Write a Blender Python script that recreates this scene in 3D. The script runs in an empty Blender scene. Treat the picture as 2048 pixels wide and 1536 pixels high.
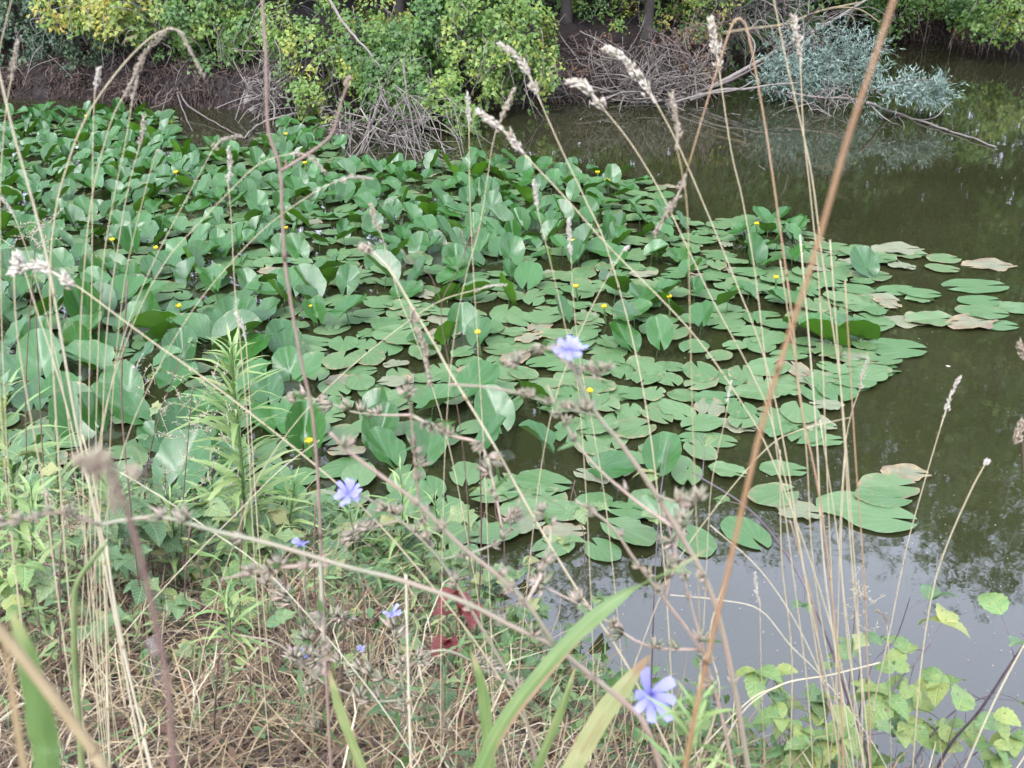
import bpy, math, random
import numpy as np
from mathutils import Vector, Matrix, noise as mnoise

# ------------------------------------------------------------------ camera, sky, sun, exposure
scene = bpy.context.scene
COL = scene.collection
F_PX, PITCH, CAM_Z = 1950.0, math.radians(26.0), 2.6
cam_data = bpy.data.cameras.new('camera')
cam_data.sensor_width = 36.0
cam_data.lens = 36.0 * F_PX / 2048.0
cam_data.clip_start = 0.05
cam_data.clip_end = 600.0
cam_data.dof.use_dof = True
cam_data.dof.focus_distance = 6.0
cam_data.dof.aperture_fstop = 7.5
camera = bpy.data.objects.new('camera', cam_data)
COL.objects.link(camera)
camera.location = (0, 0, CAM_Z)
camera.rotation_euler = (math.radians(90) - PITCH, 0, 0)
scene.camera = camera

SUN_EL, SUN_AZ = math.radians(50), math.radians(205)      # azimuth clockwise from +Y: behind the camera, to its left
world = bpy.data.worlds.new('World'); scene.world = world
world.use_nodes = True
wn, wl = world.node_tree.nodes, world.node_tree.links
wn.clear()
sky = wn.new('ShaderNodeTexSky'); sky.sky_type = 'NISHITA'; sky.sun_disc = False
sky.sun_elevation = SUN_EL; sky.sun_rotation = SUN_AZ
sky.dust_density = 3.0; sky.air_density = 1.0; sky.ozone_density = 1.0
bw = wn.new('ShaderNodeRGBToBW')
cl = wn.new('ShaderNodeTexNoise'); cl.inputs['Scale'].default_value = 2.2; cl.inputs['Detail'].default_value = 4
clr = wn.new('ShaderNodeMapRange'); clr.inputs['To Min'].default_value = 0.8; clr.inputs['To Max'].default_value = 1.25
wl.new(cl.outputs['Fac'], clr.inputs['Value'])
gm = wn.new('ShaderNodeMath'); gm.operation = 'MULTIPLY'
wl.new(sky.outputs['Color'], bw.inputs['Color'])
lift = wn.new('ShaderNodeMath'); lift.operation = 'MULTIPLY_ADD'; lift.inputs[1].default_value = 0.9; lift.inputs[2].default_value = 6.2   # bright cloud layer
wl.new(bw.outputs['Val'], lift.inputs[0]); wl.new(lift.outputs['Value'], gm.inputs[0]); wl.new(clr.outputs['Result'], gm.inputs[1])
ct = wn.new('ShaderNodeMix'); ct.data_type = 'RGBA'; ct.blend_type = 'MULTIPLY'; ct.inputs['Factor'].default_value = 1
ct.inputs['B'].default_value = (0.89, 0.96, 1.22, 1); wl.new(gm.outputs['Value'], ct.inputs['A'])
mixw = wn.new('ShaderNodeMix'); mixw.data_type = 'RGBA'
mixw.inputs['Factor'].default_value = 0.85                 # thin overcast greys the blue
wl.new(sky.outputs['Color'], mixw.inputs['A']); wl.new(ct.outputs['Result'], mixw.inputs['B'])
bg = wn.new('ShaderNodeBackground'); bg.inputs['Strength'].default_value = 0.15
wo = wn.new('ShaderNodeOutputWorld')
wl.new(mixw.outputs['Result'], bg.inputs['Color']); wl.new(bg.outputs['Background'], wo.inputs['Surface'])

sun_data = bpy.data.lights.new('sun', 'SUN')
sun_data.energy = 0.85; sun_data.angle = math.radians(12); sun_data.color = (1.0, 0.93, 0.82)
sun = bpy.data.objects.new('sun', sun_data); COL.objects.link(sun)
sd = Vector((math.sin(SUN_AZ) * math.cos(SUN_EL), math.cos(SUN_AZ) * math.cos(SUN_EL), math.sin(SUN_EL)))
sun.rotation_euler = sd.to_track_quat('Z', 'Y').to_euler()
sun.location = sd * 60

vs = scene.view_settings
vs.view_transform = 'Standard'; vs.look = 'None'; vs.gamma = 1.0; vs.use_curve_mapping = False
vs.exposure = 2.08
cy = scene.cycles
cy.max_bounces = 7; cy.diffuse_bounces = 3; cy.glossy_bounces = 3; cy.transmission_bounces = 5; cy.transparent_max_bounces = 6
cy.use_denoising = True
cy.sample_clamp_indirect = 6.0
cy.use_adaptive_sampling = True; cy.adaptive_threshold = 0.03

# ------------------------------------------------------------------ helpers
rng = random.Random(11)
nrng = np.random.default_rng(11)
CP, SP = math.cos(PITCH), math.sin(PITCH)

def ray(u, v):
    a, b = (u - 1024) / F_PX, -(v - 768) / F_PX
    return Vector((a, CP + b * SP, -SP + b * CP))
def P(u, v, Y):                       # point seen at (u, v) standing Y metres away
    d = ray(u, v); t = Y / d.y
    return Vector((d.x * t, Y, CAM_Z + d.z * t))
def G(u, v, z=0.0):                   # point seen at (u, v) lying at height z
    d = ray(u, v); t = (z - CAM_Z) / d.z
    return Vector((d.x * t, d.y * t, z))
def proj(p):
    dy, dz = p[1], p[2] - CAM_Z
    dep = dy * CP - dz * SP; up = dy * SP + dz * CP
    return 1024 + F_PX * p[0] / dep, 768 - F_PX * up / dep, dep
def depth(p): return p[1] * CP - (p[2] - CAM_Z) * SP
def mpp(p): return depth(p) / F_PX    # metres per photo pixel at p
def lerp_tab(x, xs, ys): return float(np.interp(x, xs, ys))
def nz(x, y, s=1.0, o=0.0): return mnoise.noise(Vector((x * s + o, y * s - o, o * 1.7)))

def tag(o, label=None, cat=None, group=None, kind=None):
    if label: o['label'] = label
    if cat: o['category'] = cat
    if group: o['group'] = group
    if kind: o['kind'] = kind
    return o
def thing(name, loc, label, cat, group=None):
    o = bpy.data.objects.new(name, None); COL.objects.link(o)
    o.empty_display_size = 0.1; o.location = loc
    return tag(o, label, cat, group)
def place(name, mesh, parent, loc=(0, 0, 0), rot=None, scale=None):
    o = bpy.data.objects.new(name, mesh); COL.objects.link(o)
    o.parent = parent
    o.location = loc
    if rot is not None: o.rotation_euler = rot
    if scale is not None: o.scale = (scale, scale, scale) if isinstance(scale, (int, float)) else scale
    return o
def world_loc(o):
    p = Vector((0, 0, 0))
    while o is not None: p = p + o.location; o = o.parent
    return p

class MB:
    def __init__(s): s.v = []; s.f = []; s.t = []
    def add(s, vs_, fs, tint=0.5):
        b = len(s.v); s.v.extend([tuple(q) for q in vs_]); s.f.extend([tuple(i + b for i in q) for q in fs])
        if isinstance(tint, (list, tuple)): s.t.extend(tint)
        else: s.t.extend([tint] * len(vs_))
    def mesh(s, name, mat, off=(0, 0, 0), smooth=True):
        m = bpy.data.meshes.new(name)
        m.from_pydata([(q[0] - off[0], q[1] - off[1], q[2] - off[2]) for q in s.v], [], s.f)
        a = m.attributes.new('tint', 'FLOAT', 'POINT'); a.data.foreach_set('value', s.t)
        if smooth: m.polygons.foreach_set('use_smooth', [True] * len(m.polygons))
        m.materials.append(mat); m.update(); return m
    def build(s, name, mat, parent=None, smooth=True):
        off = world_loc(parent) if parent else Vector((0, 0, 0))
        o = bpy.data.objects.new(name, s.mesh(name, mat, off, smooth)); COL.objects.link(o)
        if parent: o.parent = parent
        return o

def frames(pts):
    n = len(pts); T = []
    for i in range(n):
        d = pts[min(i + 1, n - 1)] - pts[max(i - 1, 0)]
        T.append(d.normalized() if d.length > 1e-9 else Vector((0, 0, 1)))
    ref = Vector((0, 1, 0)) if abs(T[0].y) < 0.9 else Vector((1, 0, 0))
    N = [(ref - T[0] * ref.dot(T[0])).normalized()]
    for i in range(1, n):
        q = N[-1] - T[i] * N[-1].dot(T[i])
        N.append(q.normalized() if q.length > 1e-6 else N[-1])
    return T, N
def smooth_path(pts, sub=4):
    pts = [Vector(p) for p in pts]
    if len(pts) < 3: 
        return [pts[0].lerp(pts[-1], i / (sub * 1.0)) for i in range(sub + 1)]
    out = []
    for i in range(len(pts) - 1):
        p0 = pts[i - 1] if i else pts[0] * 2 - pts[1]
        p1, p2 = pts[i], pts[i + 1]
        p3 = pts[i + 2] if i + 2 < len(pts) else p2 * 2 - p1
        for k in range(sub):
            t = k / sub
            out.append(0.5 * ((2 * p1) + (p2 - p0) * t + (2 * p0 - 5 * p1 + 4 * p2 - p3) * t * t + (3 * p1 - p0 - 3 * p2 + p3) * t ** 3))
    out.append(pts[-1]); return out
def tube(mb, pts, r0, r1=None, n=5, tint=0.5, rfun=None):
    r1 = r0 if r1 is None else r1
    T, N = frames(pts); L = len(pts); vs_, fs = [], []
    for i, p in enumerate(pts):
        t = i / max(1, L - 1); r = rfun(t) if rfun else r0 + (r1 - r0) * t
        B = T[i].cross(N[i])
        for k in range(n):
            a = 2 * math.pi * k / n
            vs_.append(p + (N[i] * math.cos(a) + B * math.sin(a)) * r)
    for i in range(L - 1):
        for k in range(n):
            a, b = i * n + k, i * n + (k + 1) % n
            fs.append((a, b, b + n, a + n))
    c = len(vs_); vs_.append(pts[0]); vs_.append(pts[-1])
    for k in range(n):
        fs.append((c, (k + 1) % n, k)); fs.append((c + 1, (L - 1) * n + k, (L - 1) * n + (k + 1) % n))
    mb.add(vs_, fs, tint)
def strip(mb, pts, widths, side, fold=0.25, tint=0.5, twist=0.0):
    """a blade or narrow leaf with a midrib fold"""
    L = len(pts); T, _ = frames(pts); vs_, fs = [], []
    for i, p in enumerate(pts):
        s = (side - T[i] * side.dot(T[i])).normalized()
        if twist: s = Matrix.Rotation(twist * i / (L - 1), 3, T[i]) @ s
        up = s.cross(T[i]); w = widths[i]
        vs_ += [p - s * w + up * (w * fold), p, p + s * w + up * (w * fold)]
    for i in range(L - 1):
        a = i * 3
        fs += [(a, a + 1, a + 4, a + 3), (a + 1, a + 2, a + 5, a + 4)]
    mb.add(vs_, fs, tint)
def rand_unit(r=rng):
    while True:
        v = Vector((r.uniform(-1, 1), r.uniform(-1, 1), r.uniform(-1, 1)))
        if 0.05 < v.length < 1: return v.normalized()

# many small leaves at once, numpy ---------------------------------------------------------
MAPLE_V = np.array([(0, 0, 0), (.48, .2, .10), (.22, .46, .03), (0, 1, .0), (-.22, .46, .03), (-.48, .2, .10)], float)
MAPLE_F = np.array([(0, 1, 2), (0, 2, 3), (0, 3, 4), (0, 4, 5)])
OVAL_V = np.array([(0, 0, 0), (.3, .35, .06), (.22, .75, .04), (0, 1, -.05), (-.22, .75, .04), (-.3, .35, .06)], float)
OVAL_F = MAPLE_F
LANCE_V = np.array([(0, 0, 0), (.09, .4, .02), (0, 1, -.03), (-.09, .4, .02)], float)
LANCE_F = np.array([(0, 1, 2), (0, 2, 3)])
def leaf_cloud(name, mat, parent, C, N, S, tint, shape='maple', updir=None):
    V, Fc = {'maple': (MAPLE_V, MAPLE_F), 'oval': (OVAL_V, OVAL_F), 'lance': (LANCE_V, LANCE_F)}[shape]
    n = len(C); k = len(V)
    N = N / (np.linalg.norm(N, axis=1, keepdims=True) + 1e-9)
    if updir is None: updir = nrng.normal(size=(n, 3)) + np.array([0, 0, -0.7])
    A = updir - N * np.sum(updir * N, axis=1, keepdims=True); A /= (np.linalg.norm(A, axis=1, keepdims=True) + 1e-9)
    B = np.cross(A, N)
    W = C[:, None, :] + S[:, None, None] * (V[None, :, 0:1] * B[:, None, :] + V[None, :, 1:2] * A[:, None, :] + V[None, :, 2:3] * N[:, None, :])
    verts = W.reshape(-1, 3)
    if parent: verts = verts - np.array(world_loc(parent))
    faces = (Fc[None] + (np.arange(n) * k)[:, None, None]).reshape(-1, 3)
    m = bpy.data.meshes.new(name)
    m.vertices.add(len(verts)); m.vertices.foreach_set('co', verts.ravel())
    m.loops.add(len(faces) * 3); m.loops.foreach_set('vertex_index', faces.ravel())
    m.polygons.add(len(faces)); m.polygons.foreach_set('loop_start', np.arange(len(faces)) * 3)
    a = m.attributes.new('tint', 'FLOAT', 'POINT'); a.data.foreach_set('value', np.repeat(tint, k))
    m.materials.append(mat); m.update(calc_edges=True)
    o = bpy.data.objects.new(name, m); COL.objects.link(o)
    if parent: o.parent = parent
    return o

# ------------------------------------------------------------------ materials
def srgb(r, g, b):
    f = lambda c: c / 12.92 if c <= .04045 else ((c + .055) / 1.055) ** 2.4
    return (f(r / 255), f(g / 255), f(b / 255), 1)
def ramp(nt, stops):
    r = nt.nodes.new('ShaderNodeValToRGB'); e = r.color_ramp.elements
    while len(e) < len(stops): e.new(0.5)
    for i, (p, c) in enumerate(stops):
        e[i].position = p; e[i].color = (c[0], c[1], c[2], 1)
    return r
ALB = 0.36
def leaf_mat(name, stops, trans=0.35, rough=0.5, spec=0.4, nscale=18, namp=0.35, obj_rand=0.0, tcol=(1.15, 1.2, 0.6), alb=None, veins=False):
    """two-sided leaf: colour from the per-leaf tint attribute, broken up by noise, some light passes through"""
    m = bpy.data.materials.new(name); m.use_nodes = True; nt = m.node_tree; nt.nodes.clear(); L = nt.links
    at = nt.nodes.new('ShaderNodeAttribute'); at.attribute_name = 'tint'
    tc = nt.nodes.new('ShaderNodeTexCoord')
    no = nt.nodes.new('ShaderNodeTexNoise'); no.inputs['Scale'].default_value = nscale; no.inputs['Detail'].default_value = 3
    L.new(tc.outputs['Object'], no.inputs['Vector'])
    ma = nt.nodes.new('ShaderNodeMath'); ma.operation = 'MULTIPLY_ADD'; ma.inputs[1].default_value = namp; 
    sub = nt.nodes.new('ShaderNodeMath'); sub.operation = 'SUBTRACT'; sub.inputs[1].default_value = 0.5
    L.new(no.outputs['Fac'], sub.inputs[0]); L.new(sub.outputs[0], ma.inputs[0]); L.new(at.outputs['Fac'], ma.inputs[2])
    last = ma
    if obj_rand:
        oi = nt.nodes.new('ShaderNodeObjectInfo')
        m2 = nt.nodes.new('ShaderNodeMath'); m2.operation = 'MULTIPLY_ADD'; m2.inputs[1].default_value = obj_rand
        s2 = nt.nodes.new('ShaderNodeMath'); s2.operation = 'SUBTRACT'; s2.inputs[1].default_value = 0.5
        L.new(oi.outputs['Random'], s2.inputs[0]); L.new(s2.outputs[0], m2.inputs[0]); L.new(last.outputs[0], m2.inputs[2]); last = m2
    alb = alb or ALB
    r = ramp(nt, [(q, tuple(x * alb for x in c)) for q, c in stops]); L.new(last.outputs[0], r.inputs['Fac'])
    b = nt.nodes.new('ShaderNodeBsdfPrincipled'); b.inputs['Roughness'].default_value = rough; b.inputs['Specular IOR Level'].default_value = spec
    col = r.outputs['Color']
    if veins:      # midrib and slanting side veins in the leaf's own coordinates
        N_ = nt.nodes.new
        sx = N_('ShaderNodeSeparateXYZ'); L.new(tc.outputs['Object'], sx.inputs[0])
        ab = N_('ShaderNodeMath'); ab.operation = 'ABSOLUTE'; L.new(sx.outputs['X'], ab.inputs[0])
        q1 = N_('ShaderNodeMath'); q1.operation = 'MULTIPLY_ADD'; q1.inputs[1].default_value = -.75; L.new(ab.outputs[0], q1.inputs[0]); L.new(sx.outputs['Y'], q1.inputs[2])
        q2 = N_('ShaderNodeMath'); q2.operation = 'MULTIPLY'; q2.inputs[1].default_value = 50.0; L.new(q1.outputs[0], q2.inputs[0])
        q3 = N_('ShaderNodeMath'); q3.operation = 'SINE'; L.new(q2.outputs[0], q3.inputs[0])
        v1 = N_('ShaderNodeMapRange'); v1.inputs['From Min'].default_value = .6; v1.inputs['From Max'].default_value = 1.0; L.new(q3.outputs[0], v1.inputs['Value'])
        v2 = N_('ShaderNodeMapRange'); v2.inputs['From Min'].default_value = .035; v2.inputs['From Max'].default_value = .01; L.new(ab.outputs[0], v2.inputs['Value'])
        mxv = N_('ShaderNodeMath'); mxv.operation = 'MAXIMUM'; L.new(v1.outputs['Result'], mxv.inputs[0]); L.new(v2.outputs['Result'], mxv.inputs[1])
        f_ = N_('ShaderNodeMath'); f_.operation = 'MULTIPLY'; f_.inputs[1].default_value = .4; L.new(mxv.outputs[0], f_.inputs[0])
        mv = N_('ShaderNodeMix'); mv.data_type = 'RGBA'; L.new(f_.outputs[0], mv.inputs['Factor']); L.new(col, mv.inputs['A']); mv.inputs['B'].default_value = (.22, .26, .10, 1) if 'red' not in name else (.16, .04, .03, 1)
        n9 = N_('ShaderNodeTexNoise'); n9.inputs['Scale'].default_value = 7; n9.inputs['Detail'].default_value = 5; L.new(tc.outputs['Object'], n9.inputs['Vector'])
        sp_ = N_('ShaderNodeMapRange'); sp_.inputs['From Min'].default_value = .63; sp_.inputs['From Max'].default_value = .70; L.new(n9.outputs['Fac'], sp_.inputs['Value'])
        mb2 = N_('ShaderNodeMix'); mb2.data_type = 'RGBA'; L.new(sp_.outputs['Result'], mb2.inputs['Factor']); L.new(mv.outputs['Result'], mb2.inputs['A']); mb2.inputs['B'].default_value = (.09, .05, .02, 1)
        col = mb2.outputs['Result']
        bp = N_('ShaderNodeBump'); bp.invert = True; bp.inputs['Strength'].default_value = .5; bp.inputs['Distance'].default_value = .01; L.new(mxv.outputs[0], bp.inputs['Height']); L.new(bp.outputs['Normal'], b.inputs['Normal'])
    L.new(col, b.inputs['Base Color'])
    out = nt.nodes.new('ShaderNodeOutputMaterial')
    if trans > 0:
        t = nt.nodes.new('ShaderNodeBsdfTranslucent')
        mc = nt.nodes.new('ShaderNodeMix'); mc.data_type = 'RGBA'; mc.blend_type = 'MULTIPLY'; mc.inputs['Factor'].default_value = 1
        mc.inputs['B'].default_value = (*tcol, 1); L.new(col, mc.inputs['A']); L.new(mc.outputs['Result'], t.inputs['Color'])
        mx = nt.nodes.new('ShaderNodeMixShader'); mx.inputs['Fac'].default_value = trans
        L.new(b.outputs[0], mx.inputs[1]); L.new(t.outputs[0], mx.inputs[2]); L.new(mx.outputs[0], out.inputs['Surface'])
    else: L.new(b.outputs[0], out.inputs['Surface'])
    return m
def wood_mat(name, stops, nscale=25, bump=0.3):
    m = leaf_mat(name, stops, trans=0, rough=0.8, spec=0.2, nscale=nscale, namp=0.8)
    nt = m.node_tree; L = nt.links
    no = nt.nodes.new('ShaderNodeTexNoise'); no.inputs['Scale'].default_value = nscale * 3; no.inputs['Detail'].default_value = 5
    bp = nt.nodes.new('ShaderNodeBump'); bp.inputs['Strength'].default_value = bump; bp.inputs['Distance'].default_value = 0.01
    L.new(no.outputs['Fac'], bp.inputs['Height'])
    b = [q for q in nt.nodes if q.type == 'BSDF_PRINCIPLED'][0]; L.new(bp.outputs['Normal'], b.inputs['Normal'])
    return m

M = {}
M['thatch'] = leaf_mat('matted_thatch', [(0, (.10, .062, .034)), (.4, (.28, .19, .088)), (.75, (.47, .36, .19)), (1, (.66, .57, .38))], trans=.08, rough=.6, spec=.25, nscale=40, namp=.3, tcol=(1.1, 1, .8), alb=.40)
M['straw'] = leaf_mat('dry_straw', [(0, (.22, .14, .08)), (.4, (.43, .33, .17)), (.75, (.60, .51, .31)), (1, (.72, .65, .46))], trans=.12, rough=.55, spec=.3, nscale=40, namp=.25, tcol=(1.1, 1, .8), alb=.46)
M['straw_orange'] = leaf_mat('orange_straw', [(0, (.25, .12, .05)), (.5, (.42, .24, .11)), (1, (.58, .42, .26))], trans=.05, rough=.5, nscale=30, namp=.5, alb=.4)
M['seed'] = leaf_mat('seed_husk', [(0, (.26, .19, .13)), (.5, (.48, .41, .29)), (1, (.72, .67, .56))], trans=.2, rough=.7, spec=.2, nscale=60, namp=.3, tcol=(1.05, 1, .9), alb=.56)
M['brown_stem'] = leaf_mat('brown_stem', [(0, (.07, .035, .025)), (.5, (.20, .11, .08)), (1, (.38, .26, .19))], trans=0, rough=.7, nscale=35, namp=.6)
M['chic_stem'] = leaf_mat('chicory_stem', [(0, (.13, .17, .08)), (.45, (.27, .26, .16)), (.75, (.36, .25, .18)), (1, (.48, .38, .29))], trans=0, rough=.6, nscale=14, namp=.9, alb=.45)
M['petal'] = leaf_mat('blue_petal', [(0, (.20, .19, .62)), (.5, (.34, .33, .78)), (1, (.52, .51, .90))], trans=.35, rough=.6, spec=.2, nscale=60, namp=.3, tcol=(1, 1, 1.1), alb=.46)
M['yellow'] = leaf_mat('yellow_petal', [(0, (.72, .48, .01)), (1, (.95, .78, .03))], trans=.15, rough=.45, nscale=30, namp=.4, tcol=(1, 1, .7), alb=.55)
M['fol_green'] = leaf_mat('maple_green', [(0, (.03, .075, .018)), (.4, (.07, .16, .03)), (.7, (.17, .27, .045)), (.9, (.36, .36, .06)), (1, (.45, .30, .06))], trans=.38, rough=.5, spec=.35, nscale=3, namp=.25, alb=.6)
M['fol_teal'] = leaf_mat('dark_leaf_green', [(0, (.025, .065, .03)), (.5, (.06, .13, .05)), (1, (.16, .23, .07))], trans=.32, rough=.5, nscale=3, namp=.3, alb=.42)
M['fol_willow'] = leaf_mat('silver_willow_leaf', [(0, (.07, .11, .07)), (.5, (.15, .225, .165)), (1, (.34, .43, .36))], trans=.2, rough=.5, nscale=5, namp=.3, tcol=(1, 1.1, .9), alb=.5)
M['fol_brown'] = leaf_mat('dead_leaf_brown', [(0, (.07, .035, .02)), (.5, (.2, .1, .05)), (.8, (.34, .19, .09)), (1, (.35, .32, .1))], trans=.25, rough=.7, nscale=6, namp=.4, tcol=(1.2, 1, .7))
M['weed'] = leaf_mat('weed_green', [(0, (.05, .12, .04)), (.5, (.14, .27, .075)), (.85, (.28, .38, .12)), (1, (.45, .46, .17))], trans=.3, rough=.55, nscale=20, namp=.3, alb=.44)
M['broad_weed'] = leaf_mat('broad_weed_leaf', [(0, (.05, .13, .05)), (.5, (.12, .25, .09)), (.85, (.24, .34, .12)), (1, (.42, .42, .16))], trans=.3, rough=.5, nscale=8, namp=.5, obj_rand=.7, veins=True, alb=.44)
M['fleabane'] = leaf_mat('fleabane_leaf', [(0, (.08, .17, .05)), (.5, (.22, .36, .10)), (.85, (.36, .48, .16)), (1, (.5, .55, .22))], trans=.3, rough=.5, nscale=6, namp=.3, obj_rand=.4, alb=.46)
M['bramble'] = leaf_mat('bramble_leaf', [(0, (.07, .17, .06)), (.4, (.17, .30, .08)), (.75, (.33, .40, .10)), (1, (.52, .46, .12))], trans=.3, rough=.5, nscale=22, namp=.5, obj_rand=.5, veins=True, alb=.52)
M['red_leaf'] = leaf_mat('red_leaf', [(0, (.16, .015, .015)), (.6, (.30, .035, .028)), (1, (.38, .12, .06))], trans=.3, rough=.5, nscale=40, namp=.6, tcol=(1.2, .8, .7), veins=True, alb=.3)
M['blade'] = leaf_mat('reed_blade', [(0, (.10, .22, .05)), (.5, (.22, .35, .11)), (.8, (.55, .56, .25)), (1, (.50, .33, .19))], trans=.3, rough=.45, nscale=12, namp=.2)
M['bark'] = wood_mat('bark_dark', [(0, (.02, .017, .013)), (.5, (.06, .05, .04)), (1, (.13, .11, .09))], 12)
M['deadwood'] = wood_mat('dead_wood_grey', [(0, (.10, .08, .065)), (.5, (.24, .20, .165)), (1, (.42, .37, .31))], 15)
M['deadwood_y'] = wood_mat('dead_wood_yellow', [(0, (.16, .12, .06)), (.5, (.30, .23, .12)), (1, (.42, .35, .22))], 15)
M['root'] = wood_mat('root_brown', [(0, (.035, .022, .016)), (.5, (.10, .065, .048)), (1, (.22, .16, .12))], 15)
M['cane'] = leaf_mat('purple_cane', [(0, (.05, .03, .035)), (.5, (.13, .09, .10)), (1, (.26, .21, .22))], trans=0, rough=.5, nscale=30, namp=.6)

def lily_mat(name, top, top2, under, rough, damage, trans):
    top, top2, under = [tuple(c * .42 for c in q) for q in (top, top2, under)]
    m = bpy.data.materials.new(name); m.use_nodes = True; nt = m.node_tree; nt.nodes.clear(); L = nt.links
    N = nt.nodes.new
    tc = N('ShaderNodeTexCoord'); oi = N('ShaderNodeObjectInfo'); geo = N('ShaderNodeNewGeometry')
    at = N('ShaderNodeAttribute'); at.attribute_name = 'tint'          # 0 at the stalk, 1 on the rim
    vm = N('ShaderNodeVectorMath'); vm.operation = 'ADD'; cx = N('ShaderNodeCombineXYZ')
    mm = N('ShaderNodeMath'); mm.operation = 'MULTIPLY'; mm.inputs[1].default_value = 37.0
    L.new(oi.outputs['Random'], mm.inputs[0]); L.new(mm.outputs[0], cx.inputs['X']); L.new(mm.outputs[0], cx.inputs['Y'])
    L.new(tc.outputs['Object'], vm.inputs[0]); L.new(cx.outputs[0], vm.inputs[1])
    n1 = N('ShaderNodeTexNoise'); n1.inputs['Scale'].default_value = 3.0; n1.inputs['Detail'].default_value = 5
    n2 = N('ShaderNodeTexNoise'); n2.inputs['Scale'].default_value = 9.0; n2.inputs['Detail'].default_value = 6; n2.inputs['Roughness'].default_value = .65
    L.new(vm.outputs[0], n1.inputs['Vector']); L.new(vm.outputs[0], n2.inputs['Vector'])
    # leaf-to-leaf colour
    ad = N('ShaderNodeMath'); ad.operation = 'MULTIPLY_ADD'; ad.inputs[1].default_value = .6; 
    L.new(n1.outputs['Fac'], ad.inputs[0]); 
    s = N('ShaderNodeMath'); s.operation = 'MULTIPLY'; s.inputs[1].default_value = .75; L.new(oi.outputs['Random'], s.inputs[0]); L.new(s.outputs[0], ad.inputs[2])
    mixc = N('ShaderNodeMix'); mixc.data_type = 'RGBA'; mixc.inputs['A'].default_value = (*top, 1); mixc.inputs['B'].default_value = (*top2, 1)
    L.new(ad.outputs[0], mixc.inputs['Factor'])
    # fine radiating veins
    sx = N('ShaderNodeSeparateXYZ'); L.new(tc.outputs['Object'], sx.inputs[0])
    an = N('ShaderNodeMath'); an.operation = 'ARCTAN2'; L.new(sx.outputs['X'], an.inputs[0])
    yo = N('ShaderNodeMath'); yo.operation = 'ADD'; yo.inputs[1].default_value = .25; L.new(sx.outputs['Y'], yo.inputs[0]); L.new(yo.outputs[0], an.inputs[1])
    an2 = N('ShaderNodeMath'); an2.operation = 'MULTIPLY'; an2.inputs[1].default_value = 26; L.new(an.outputs[0], an2.inputs[0])
    si = N('ShaderNodeMath'); si.operation = 'SINE'; L.new(an2.outputs[0], si.inputs[0])
    pw = N('ShaderNodeMapRange'); pw.inputs['From Min'].default_value = .55; pw.inputs['From Max'].default_value = 1; pw.inputs['To Max'].default_value = .22; L.new(si.outputs[0], pw.inputs['Value'])
    mv = N('ShaderNodeMix'); mv.data_type = 'RGBA'; mv.inputs['B'].default_value = (*[min(1, c * 1.5 + .02) for c in top2], 1)
    L.new(pw.outputs['Result'], mv.inputs['Factor']); L.new(mixc.outputs['Result'], mv.inputs['A'])
    # eaten, browned and yellowed rim and spots
    r2 = N('ShaderNodeMath'); r2.operation = 'MULTIPLY_ADD'; r2.inputs[1].default_value = .5
    L.new(at.outputs['Fac'], r2.inputs[0]); L.new(n2.outputs['Fac'], r2.inputs[2])
    rr = N('ShaderNodeMath'); rr.operation = 'FRACT'; r7 = N('ShaderNodeMath'); r7.operation = 'MULTIPLY'; r7.inputs[1].default_value = 7.31
    L.new(oi.outputs['Random'], r7.inputs[0]); L.new(r7.outputs[0], rr.inputs[0])
    r3 = N('ShaderNodeMath'); r3.operation = 'MULTIPLY_ADD'; r3.inputs[1].default_value = damage; L.new(rr.outputs[0], r3.inputs[0]); L.new(r2.outputs[0], r3.inputs[2])
    dm = N('ShaderNodeMapRange'); dm.inputs['From Min'].default_value = 1.12; dm.inputs['From Max'].default_value = 1.26; L.new(r3.outputs[0], dm.inputs['Value'])
    dcol = ramp(nt, [(0, (.04, .02, .012)), (.45, (.11, .075, .045)), (.6, (.17, .13, .06)), (1, (.22, .20, .14))]); L.new(n1.outputs['Fac'], dcol.inputs['Fac'])
    md = N('ShaderNodeMix'); md.data_type = 'RGBA'; L.new(dm.outputs['Result'], md.inputs['Factor']); L.new(mv.outputs['Result'], md.inputs['A']); L.new(dcol.outputs['Color'], md.inputs['B'])
    n4 = N('ShaderNodeTexNoise'); n4.inputs['Scale'].default_value = 26; n4.inputs['Detail'].default_value = 4; L.new(vm.outputs[0], n4.inputs['Vector'])
    k4 = N('ShaderNodeMath'); k4.operation = 'MULTIPLY_ADD'; k4.inputs[1].default_value = damage * .4; L.new(rr.outputs[0], k4.inputs[0]); L.new(n4.outputs['Fac'], k4.inputs[2])
    m4 = N('ShaderNodeMapRange'); m4.inputs['From Min'].default_value = .60; m4.inputs['From Max'].default_value = .72; m4.inputs['To Max'].default_value = .6; L.new(k4.outputs[0], m4.inputs['Value'])
    mk = N('ShaderNodeMix'); mk.data_type = 'RGBA'; mk.inputs['B'].default_value = (.085, .07, .04, 1); L.new(m4.outputs['Result'], mk.inputs['Factor']); L.new(md.outputs['Result'], mk.inputs['A']); md = mk
    # pale specks (bird lime, seeds)
    vo = N('ShaderNodeTexVoronoi'); vo.inputs['Scale'].default_value = 7.0; L.new(vm.outputs[0], vo.inputs['Vector'])
    sp = N('ShaderNodeMapRange'); sp.inputs['From Min'].default_value = .05; sp.inputs['From Max'].default_value = .035; L.new(vo.outputs['Distance'], sp.inputs['Value'])
    ms = N('ShaderNodeMix'); ms.data_type = 'RGBA'; ms.inputs['B'].default_value = (.2, .21, .18, 1); L.new(sp.outputs['Result'], ms.inputs['Factor']); L.new(md.outputs['Result'], ms.inputs['A'])
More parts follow.
